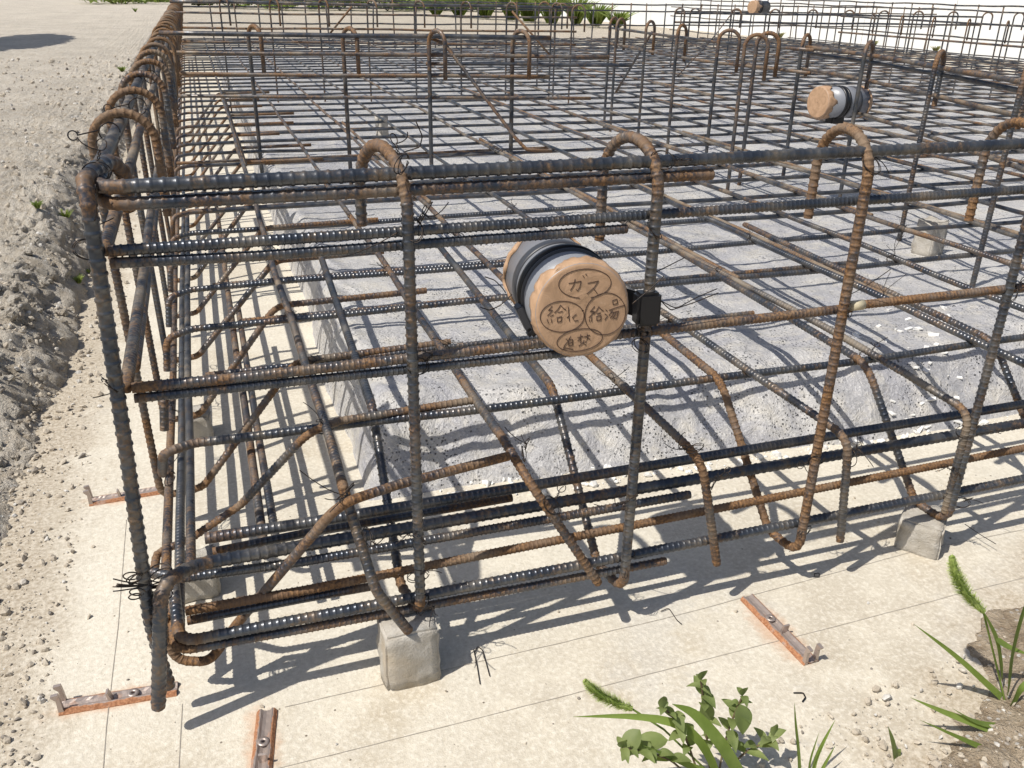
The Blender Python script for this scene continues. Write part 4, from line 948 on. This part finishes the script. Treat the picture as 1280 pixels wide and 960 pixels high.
# ================================================================== RUSTED FORM BRACKETS
def bracket(p0, p1, lab, hooks=True, tab=True, tail=True):
    """flat pressed strip with two rolled ridges, an upturned notched hook pair at p0's end and a bent tab half way"""
    p0 = np.array([p0[0], p0[1], 0.]); p1 = np.array([p1[0], p1[1], 0.]); L = np.linalg.norm(p1-p0); e = (p1-p0)/L
    root = empty('form_bracket', p0, lab, 'form bracket', 'rusted form brackets fixed to the concrete'); root.rotation_euler = (0, 0, math.atan2(e[1], e[0]))
    # cross-section of the strip (y, z): outer flange, ridge, valley, ridge, flange
    sec = [(-.0085, .0012), (-.0080, .0022), (-.0062, .0052), (-.0044, .0056), (-.0026, .0030), (0, .0022), (.0026, .0030), (.0044, .0056), (.0062, .0052), (.0080, .0022), (.0085, .0012)]
    xs = np.linspace(0, L, 30); V = []; ed = []
    for x in xs:
        for (y, z) in sec: y *= 1.3; V.append((x, y+R.uniform(-.0003, .0003), z+R.uniform(-.0002, .0002))); ed.append(1.0 if abs(y) > .006 else .25)
        for (y, z) in sec: y *= 1.3; V.append((x, y, max(z-.0012, -.001))); ed.append(1.0)
    k = len(sec)*2; ns = len(sec); Q = []
    for i in range(len(xs)-1):
        for j in range(ns-1):
            a = i*k+j; Q.append((a, a+k, a+k+1, a+1)); b = a+ns; Q.append((b, b+1, b+k+1, b+k))
        for j in (0, ns-1): a = i*k+j; Q.append((a, a+ns, a+k+ns, a+k))
    for i in (0, len(xs)-1):
        for j in range(ns-1): a = i*k+j; Q.append((a, a+1, a+1+ns, a+ns))
    link('strip', mesh_np('strip', V, Q, None, (M_CLIP,), False, {'edge': ed}), root)
    def plate(name, pts, y, th, edge=.3):
        V = [(x, y-th/2, z) for x, z in pts]+[(x, y+th/2, z) for x, z in pts]; n = len(pts)
        bm = bmesh.new(); vs = [bm.verts.new(v) for v in V]; bm.faces.new(vs[:n]); bm.faces.new(vs[n:][::-1])
        for i in range(n): bm.faces.new((vs[i], vs[i+n], vs[(i+1) % n+n], vs[(i+1) % n]))
        bmesh.ops.recalc_face_normals(bm, faces=bm.faces[:]); return bm_obj(name, bm, M_CLIP, root)
    if hooks:
        for y in (-.0074, .0074):
            plate('upturned_hook', [(.000, .001), (.000, .019), (-.004, .0235), (-.0045, .026), (.003, .027), (.004, .021), (.0055, .004), (.0055, .001)], y, .0042)
    if tab: plate('tab', [(L*.42, .002), (L*.40, .0155), (L*.40+.0022, .016), (L*.42+.004, .002)], -.002, .0085)
    # round eyelet washer
    V, Q = ring_surface([(.0, .0022, 0), (.0012, .0022, 0), (.0012, .0062, 0), (.0, .0062, 0)], 20); V = V[:, [0, 2, 1]]+np.array((L*.62, 0, .0055))
    link('eyelet', mesh_np('eyelet', V, Q, None, (M_CLIP,), True), root)
    return root
bracket(at(76, 886, z=0), at(222, 862, z=0), 'rusted form bracket on the concrete at the corner, its hook pointing left')
bracket(at(1014, 830, z=0), at(934, 748, z=0), 'rusted form bracket lying alone on the concrete in front of the third stirrup')
bracket(at(322, 1010, z=0), at(334, 890, z=0), 'rusted form bracket cut off by the lower edge of the picture')
bracket(at(112, 629, z=0), at(200, 614, z=0), 'rusted form bracket beside the left cage side near the gravel')

# ================================================================== PLANTS
def ribbon(pts, w, fold=.25, n=14, twist=0., pw=1.0):
    P_ = np.array(pts, float); t0 = np.linspace(0, 1, len(P_)); t = np.linspace(0, 1, n); C = np.stack([np.interp(t, t0, P_[:, i]) for i in range(3)], 1)
    for _ in range(3): C[1:-1] = (C[:-2]+2*C[1:-1]+C[2:])/4
    T = np.gradient(C, axis=0); T /= np.linalg.norm(T, axis=1)[:, None]
    view = np.array((.25, -.6, .75)); V = []; Q = []
    for i in range(n):
        a = twist*t[i]; s = np.cross(T[i], view); s /= np.linalg.norm(s); nn = np.cross(s, T[i]); s2 = s*math.cos(a)+nn*math.sin(a); n2 = np.cross(s2, T[i])
        ww = 1.55*w*min(1, (t[i]*6+.35))*(max(0., 1-t[i]**2.2)**pw+.02)
        V += [C[i]-s2*ww+n2*ww*fold, C[i], C[i]+s2*ww+n2*ww*fold]
        if i: a_ = 3*i-3; Q += [(a_, a_+1, a_+4, a_+3), (a_+1, a_+2, a_+5, a_+4)]
    return np.array(V), np.array(Q)
def leaf(base, d, up, l, w, droop=.35, n=11):
    d = np.array(d, float); d /= np.linalg.norm(d); up = np.array(up, float); up = up-d*(up@d); up /= np.linalg.norm(up); s = np.cross(d, up)
    V = []; Q = []
    for i in range(n):
        t = i/(n-1); c = np.array(base)+d*(l*t)-np.array((0, 0, 1.))*(droop*l*t*t)+up*(.06*l*math.sin(t*3.1))
        ww = w*(math.sin(math.pi*min(1, t**.75))**.9)+.0003
        V += [c-s*ww+up*ww*.28, c-s*ww*.5+up*ww*.16, c, c+s*ww*.5+up*ww*.16, c+s*ww+up*ww*.28]
        if i:
            a = 5*i-5
            for j in range(4): Q.append((a+j, a+j+1, a+j+6, a+j+5))
    return np.array(V), np.array(Q)
class Acc:
    def __init__(s): s.V = []; s.Q = []; s.n = 0
    def add(s, V, Q): s.V.append(V); s.Q.append(np.asarray(Q)+s.n); s.n += len(V)
    def obj(s, name, mt, parent=None, o0=(0, 0, 0)): return link(name, mesh_np(name, np.vstack(s.V)-np.array(o0), np.vstack(s.Q), None, (mt,)), parent)
def stem_q(acc, pts, r0, r1, sides=6):
    P_ = np.array(pts, float); V, Q, Tr, B = tube_mesh('st', P_, r0, None, False, sides, cap=False, step=.01)
    acc.add(V, Q)

# broadleaf weed at the lower edge
wroot = at(885, 985, z=0)
wd_ = empty('broadleaf_weed', wroot, 'leafy green weed with oval leaves at the lower edge of the picture', 'weed')
lv = Acc(); stm = Acc()
stems = [[(895, 985, -.26), (905, 930, -.24), (915, 900, -.235), (928, 870, -.235)], [(880, 990, -.27), (862, 935, -.25), (850, 905, -.25), (830, 885, -.25)], [(890, 988, -.26), (884, 930, -.235), (880, 880, -.23), (876, 850, -.23)],
         [(886, 990, -.27), (930, 940, -.25), (958, 928, -.25), (968, 920, -.25)], [(880, 990, -.28), (840, 950, -.27), (810, 940, -.27), (778, 935, -.27)]]
gl = rng(31)
for si, st in enumerate(stems):
    P_ = np.array([at(px, py, y=y) for px, py, y in st]); t = np.linspace(0, 3, 20); C = np.stack([np.interp(t, range(4), P_[:, i]) for i in range(3)], 1)
    for _ in range(3): C[1:-1] = (C[:-2]+2*C[1:-1]+C[2:])/4
    stem_q(stm, C, .0011, .0008)
    for k, i in enumerate((7, 10, 13, 15, 17, 19)):
        az = gl.uniform(0, 6.28)+k*1.57
        for sgn in (0, math.pi):
            a = az+sgn+gl.uniform(-.3, .3); big = .021 if i < 16 else .014
            lv.add(*leaf(C[i], (math.cos(a), math.sin(a), gl.uniform(.15, .75)), (0, 0, 1), big*gl.uniform(.75, 1.2), big*.235*gl.uniform(.8, 1.2), gl.uniform(.2, .6)))
    lv.add(*leaf(C[-1], (gl.uniform(-.3, .3), gl.uniform(-.4, .1), 1), (0, 1, .2), .016, .0046, .1))
# a few leaves placed as seen: the pale upright one, the big one in the middle
lv.add(*leaf(at(882, 905, y=-.235), at(876, 842, y=-.225)-at(882, 905, y=-.235), (0, -1, .4), .033, .0085, .0))
lv.add(*leaf(at(925, 880, y=-.24), at(930, 932, y=-.26)-at(925, 880, y=-.24), (0, -1, .6), .028, .0095, .05))
lv.add(*leaf(at(835, 925, y=-.26), at(765, 945, y=-.25)-at(835, 925, y=-.26), (0, 0, 1), .042, .011, .1))
lv.add(*leaf(at(800, 912, y=-.26), at(772, 958, y=-.27)-at(800, 912, y=-.26), (0, 0, 1), .03, .009, .1))
lv.obj('leaves', M_LEAFD, wd_, wroot); stm.obj('stems', M_STEM, wd_, wroot)

def blades(name, lab, cat, base_px, specs, mt=M_GRASS, group=None):
    """specs: (pixel polyline with y depth, half width)"""
    p0 = at(*base_px[:2], y=base_px[2]); acc = Acc()
    root = empty(name, (p0[0], p0[1], 0), lab, cat, group)
    for pl, w, tw in specs:
        acc.add(*ribbon([at(px, py, y=y) for px, py, y in pl], w, twist=tw))
    acc.obj('blades', mt, root, (p0[0], p0[1], 0)); return root
def seed_head(root, tip, base, r, seed, stem=None):
    o0 = np.array(root.location); tip, base = np.array(tip), np.array(base); ax = tip-base; L = np.linalg.norm(ax); ax /= L; g = rng(seed)
    b = np.cross(ax, (0.2, 1, .1)); b /= np.linalg.norm(b); c = np.cross(ax, b); bow = b*.08*L
    VV = []; FF = []; n = 0
    core = Acc(); t = np.linspace(0, 1, 14); C = base+ax*(t*L)[:, None]+bow*(4*t*(1-t))[:, None]
    V, Q, Tr, B = tube_mesh('c', C, r*.42, None, False, 8, cap=False, step=.003); core.add(V, Q)
    for k in range(1500):
        t_ = g.random()**.9; a = g.uniform(0, 6.28); p = base+ax*(t_*L)+bow*(4*t_*(1-t_)); rr = r*(math.sin(math.pi*min(1, .12+t_*.86))**.5)
        out = b*math.cos(a)+c*math.sin(a); d = out*.85+ax*g.uniform(.35, .9); d /= np.linalg.norm(d); l = rr*g.uniform(.7, 1.5); side = np.cross(d, out+ax*.3); side /= np.linalg.norm(side)+1e-9; w = .00020
        p = p+out*rr*.25
        core.add(np.array([p-side*w*2, p+side*w*2, p+d*l*.6+side*w, p+d*l*.6-side*w, ]), [(0, 1, 2, 3)]); core.add(np.array([p+d*l*.6-side*w, p+d*l*.6+side*w, p+d*l+side*w*.2, p+d*l-side*w*.2]), [(0, 1, 2, 3)])
        if k % 4 == 0:                                     # a plump spikelet
            q = p; u = side*.0007; core.add(np.array([q-u, q+d*.0012, q+u, q+d*.0028]), [(0, 1, 2, 3)])
    core.obj('seed_head', M_SEED, root, o0)
    if stem is not None:
        s_ = Acc(); stem_q(s_, np.array(stem), .0011, .0011); s_.obj('stalk', M_GRASS, root, o0)
r1 = blades('foxtail_grass', 'foxtail grass with a nodding seed head among the leafy weed', 'grass plant', (905, 985, -.27),
       [([(905, 990, -.27), (880, 930, -.26), (850, 902, -.25), (790, 894, -.24), (716, 896, -.235)], .0034, .3), ([(935, 990, -.28), (905, 935, -.27), (868, 890, -.255), (840, 880, -.25)], .0050, .4), ([(935, 992, -.28), (880, 965, -.27), (800, 930, -.27)], .003, .2)])
seed_head(r1, at(731, 851, y=-.21), at(790, 886, y=-.225), .0062, 5, [at(790, 886, y=-.225), at(830, 912, y=-.24), at(880, 960, y=-.26), at(905, 990, y=-.27)])
r2 = blades('foxtail_grass', 'tall foxtail grass with an upright seed head at the right edge', 'grass plant', (1280, 985, -.30),
       [([(1252, 850, -.24), (1246, 800, -.235), (1228, 762, -.23)], .0042, .2), ([(1260, 880, -.25), (1240, 862, -.24), (1195, 820, -.23), (1142, 780, -.225)], .0034, .3), ([(1259, 870, -.25), (1262, 820, -.25), (1275, 770, -.25), (1296, 720, -.25)], .0052, .2),
        ([(1300, 950, -.30), (1250, 915, -.28), (1190, 895, -.27), (1138, 872, -.26)], .0036, .3), ([(1300, 930, -.29), (1265, 910, -.28), (1220, 905, -.275), (1190, 885, -.27)], .003, -.4), ([(1262, 885, -.26), (1275, 860, -.26), (1300, 840, -.26)], .0034, .2), ([(1290, 960, -.31), (1285, 900, -.29), (1300, 850, -.28)], .004, .2),
        ([(1280, 990, -.33), (1240, 940, -.30), (1205, 925, -.29), (1150, 900, -.28)], .0026, .2), ([(1245, 800, -.235), (1262, 810, -.24), (1290, 820, -.25)], .003, .3)])
seed_head(r2, at(1190, 696, y=-.205), at(1229, 764, y=-.225), .0078, 6, [at(1229, 764, y=-.225), at(1250, 850, y=-.24), at(1266, 920, y=-.27), at(1278, 990, y=-.30)])
blades('grass_tuft', 'small tuft of thin grass between the leafy weed and the soil', 'grass plant', (1010, 985, -.28),
       [([(1000, 990, -.28), (998, 940, -.27), (994, 905, -.265), (993, 878, -.26)], .0018, .2), ([(1012, 990, -.28), (1018, 950, -.27), (1030, 925, -.265), (1044, 900, -.26)], .0018, .2), ([(1014, 990, -.28), (1028, 960, -.275), (1044, 932, -.27)], .0016, .2), ([(1008, 990, -.28), (1012, 950, -.275), (1024, 915, -.27)], .0012, .2)])
blades('grass_tuft', 'tiny broad seedling at the edge of the soil', 'grass plant', (1120, 965, -.28),
       [([(1120, 962, -.28), (1116, 930, -.275), (1110, 908, -.27)], .0034, .2), ([(1121, 962, -.28), (1122, 940, -.275), (1126, 936, -.275)], .003, .2)], M_LEAFD)
def tuft(p, h, n, lab, seed, group, spread=.5, mt=M_GRASS, w=.002):
    g = rng(seed); acc = Acc(); p = np.array(p, float); root = empty('grass_tuft', p, lab, 'grass plant', group)
    for k in range(n):
        a = g.uniform(0, 6.28); l = h*g.uniform(.5, 1.1); s = spread*g.uniform(.3, 1); b = p+np.array((math.cos(a), math.sin(a), 0))*h*.15*g.random()
        acc.add(*ribbon([b, b+np.array((math.cos(a)*s*l*.4, math.sin(a)*s*l*.4, l*.6)), b+np.array((math.cos(a)*s*l, math.sin(a)*s*l, l*.85))], w, n=7))
    acc.obj('blades', mt, root, p)
for k, (px, py, h) in enumerate([(72, 218, .07), (95, 240, .06), (40, 226, .05), (118, 205, .05), (80, 262, .05), (150, 70, .10), (168, 8, .22)]):
    p = at(px, py, z=.22); p[2] = bank_z(p[0], p[1])
    tuft(p, h*.45, 60, ['small green weed tuft on the edge of the gravel bank', 'green weed tuft at the notch in the gravel bank', 'sparse weed tuft on the gravel', 'weed tuft tucked behind the second hook', 'low weed tuft in the hollow of the bank', 'weed tuft on the bank beside the far hooks', 'far weed clump at the top of the gravel bank'][k], 40+k, 'small weeds on the gravel bank', .9, M_FAR, .0016*(1+.8*(k > 4)))

# weeds and bushes at the far edge of the site
def leaf_cloud(c, rad, n, size, seed, flat=.8):
    g = rng(seed); c = np.array(c, float); lob = [(c+g.normal(size=3)*rad*.45*np.array((1, 1, flat)), rad*g.uniform(.35, .7)) for _ in range(9)]; V = []; Q = []
    for k in range(n):
        lc_, lr = lob[g.integers(len(lob))]; d = g.normal(size=3); d /= np.linalg.norm(d); p = lc_+d*lr*(g.random()**.35)*np.array((1, 1, flat))
        u = g.normal(size=3); u /= np.linalg.norm(u); v = np.cross(u, g.normal(size=3)); v /= np.linalg.norm(v); s = size*g.uniform(.6, 1.4)
        i = len(V); V += [p-u*s, p+v*s*.45, p+u*s, p-v*s*.45]; Q.append((i, i+1, i+2, i+3))
    return np.array(V), np.array(Q)
def bush(p, h, w, lab, seed, group, n=700, size=.09):
    root = empty('bush', p, lab, 'bush', group); V, Q = leaf_cloud((0, 0, h*.55), w, n, size, seed, h*.5/w); V[:, 2] = np.maximum(V[:, 2], .02)
    link('foliage', mesh_np('foliage', V, Q, None, (M_FAR,), False), root); ac = Acc(); g = rng(seed+1)
    for k in range(5): a = g.uniform(0, 6.28); stem_q(ac, [(0, 0, -.03), (math.cos(a)*w*.2, math.sin(a)*w*.2, h*.3), (math.cos(a)*w*.5, math.sin(a)*w*.5, h*.7)], .012, .01)
    ac.obj('branches', M_BARK, root)
GBU = 'green bushes along the far edge of the site'
for k in range(17):
    px = 150+k*34+R.uniform(-8, 8); p = at(px, -4, z=0); y = 30+R.uniform(-2, 2)
    d = at(px, 8, y=y); bush((d[0], y, 0), R.uniform(.45, .8), R.uniform(.8, 1.3), 'green bush along the far edge of the site, %s from the left' % ORD[k], 100+k, GBU, 600, .10)
for k, (px, y, h, w) in enumerate([(690, 19, .62, .8), (720, 18.5, .52, .6), (745, 17.5, .40, .55), (772, 17, .30, .5), (662, 20, .7, .8), (640, 21, .7, .8), (606, 22, .6, .9), (574, 23, .6, .9), (545, 24, .5, .9)]):
    d = at(px, 15, y=y); tuft((min(d[0], 9.8), y, 0), h*1.25, 170, 'light green tall grass clump at the foot of the white boarding, %s from the front' % ORD[[3, 2, 1, 0, 4, 5, 6, 7, 8][k]], 140+k, 'grass clumps by the white boarding', .75*w/h, M_FAR, .016)
for k, (px, py) in enumerate([(1056, 47), (1110, 58), (1168, 66)]):
    p = at(px, py, z=0); tuft((min(p[0], 9.95), p[1], 0), .10, 40, 'dry weed tuft at the foot of the white boarding, %s from the left' % ORD[k], 160+k, 'dry weeds along the white boarding', .9, M_DRY, .010)

# a tree out of view, added and stretched so its crown shades the gravel
sp = at(8, 43, z=.2); hz = 3.2; tc_ = np.array((sp[0]-.63*hz-.1, sp[1]-.20*hz, hz))
tr = empty('shadow_tree', (tc_[0], tc_[1], .1), 'unseen leafy crown on a trunk left of the picture, added to shade the gravel', 'shadow_tree')
V, Q = leaf_cloud((0, 0, tc_[2]-.1), .60, 9000, .07, 300, .6); V[:, 1] *= 2.8; link('crown', mesh_np('crown', V, Q, None, (M_FAR,), False), tr)
ac = Acc(); stem_q(ac, [(-.1, 0, -.1), (-.04, .02, 1.2), (0, 0, 2.6)], .06, .03)
for k in range(5): a = k*1.25; stem_q(ac, [(-.02, 0, 1.9+.1*k), (math.cos(a)*.3, math.sin(a)*.3, 2.6+.06*k), (math.cos(a)*.5, math.sin(a)*.5, 3.1)], .02, .01)
ac.obj('trunk', M_BARK, tr)
print('bars', BARN[0], 'objects', len(bpy.data.objects))
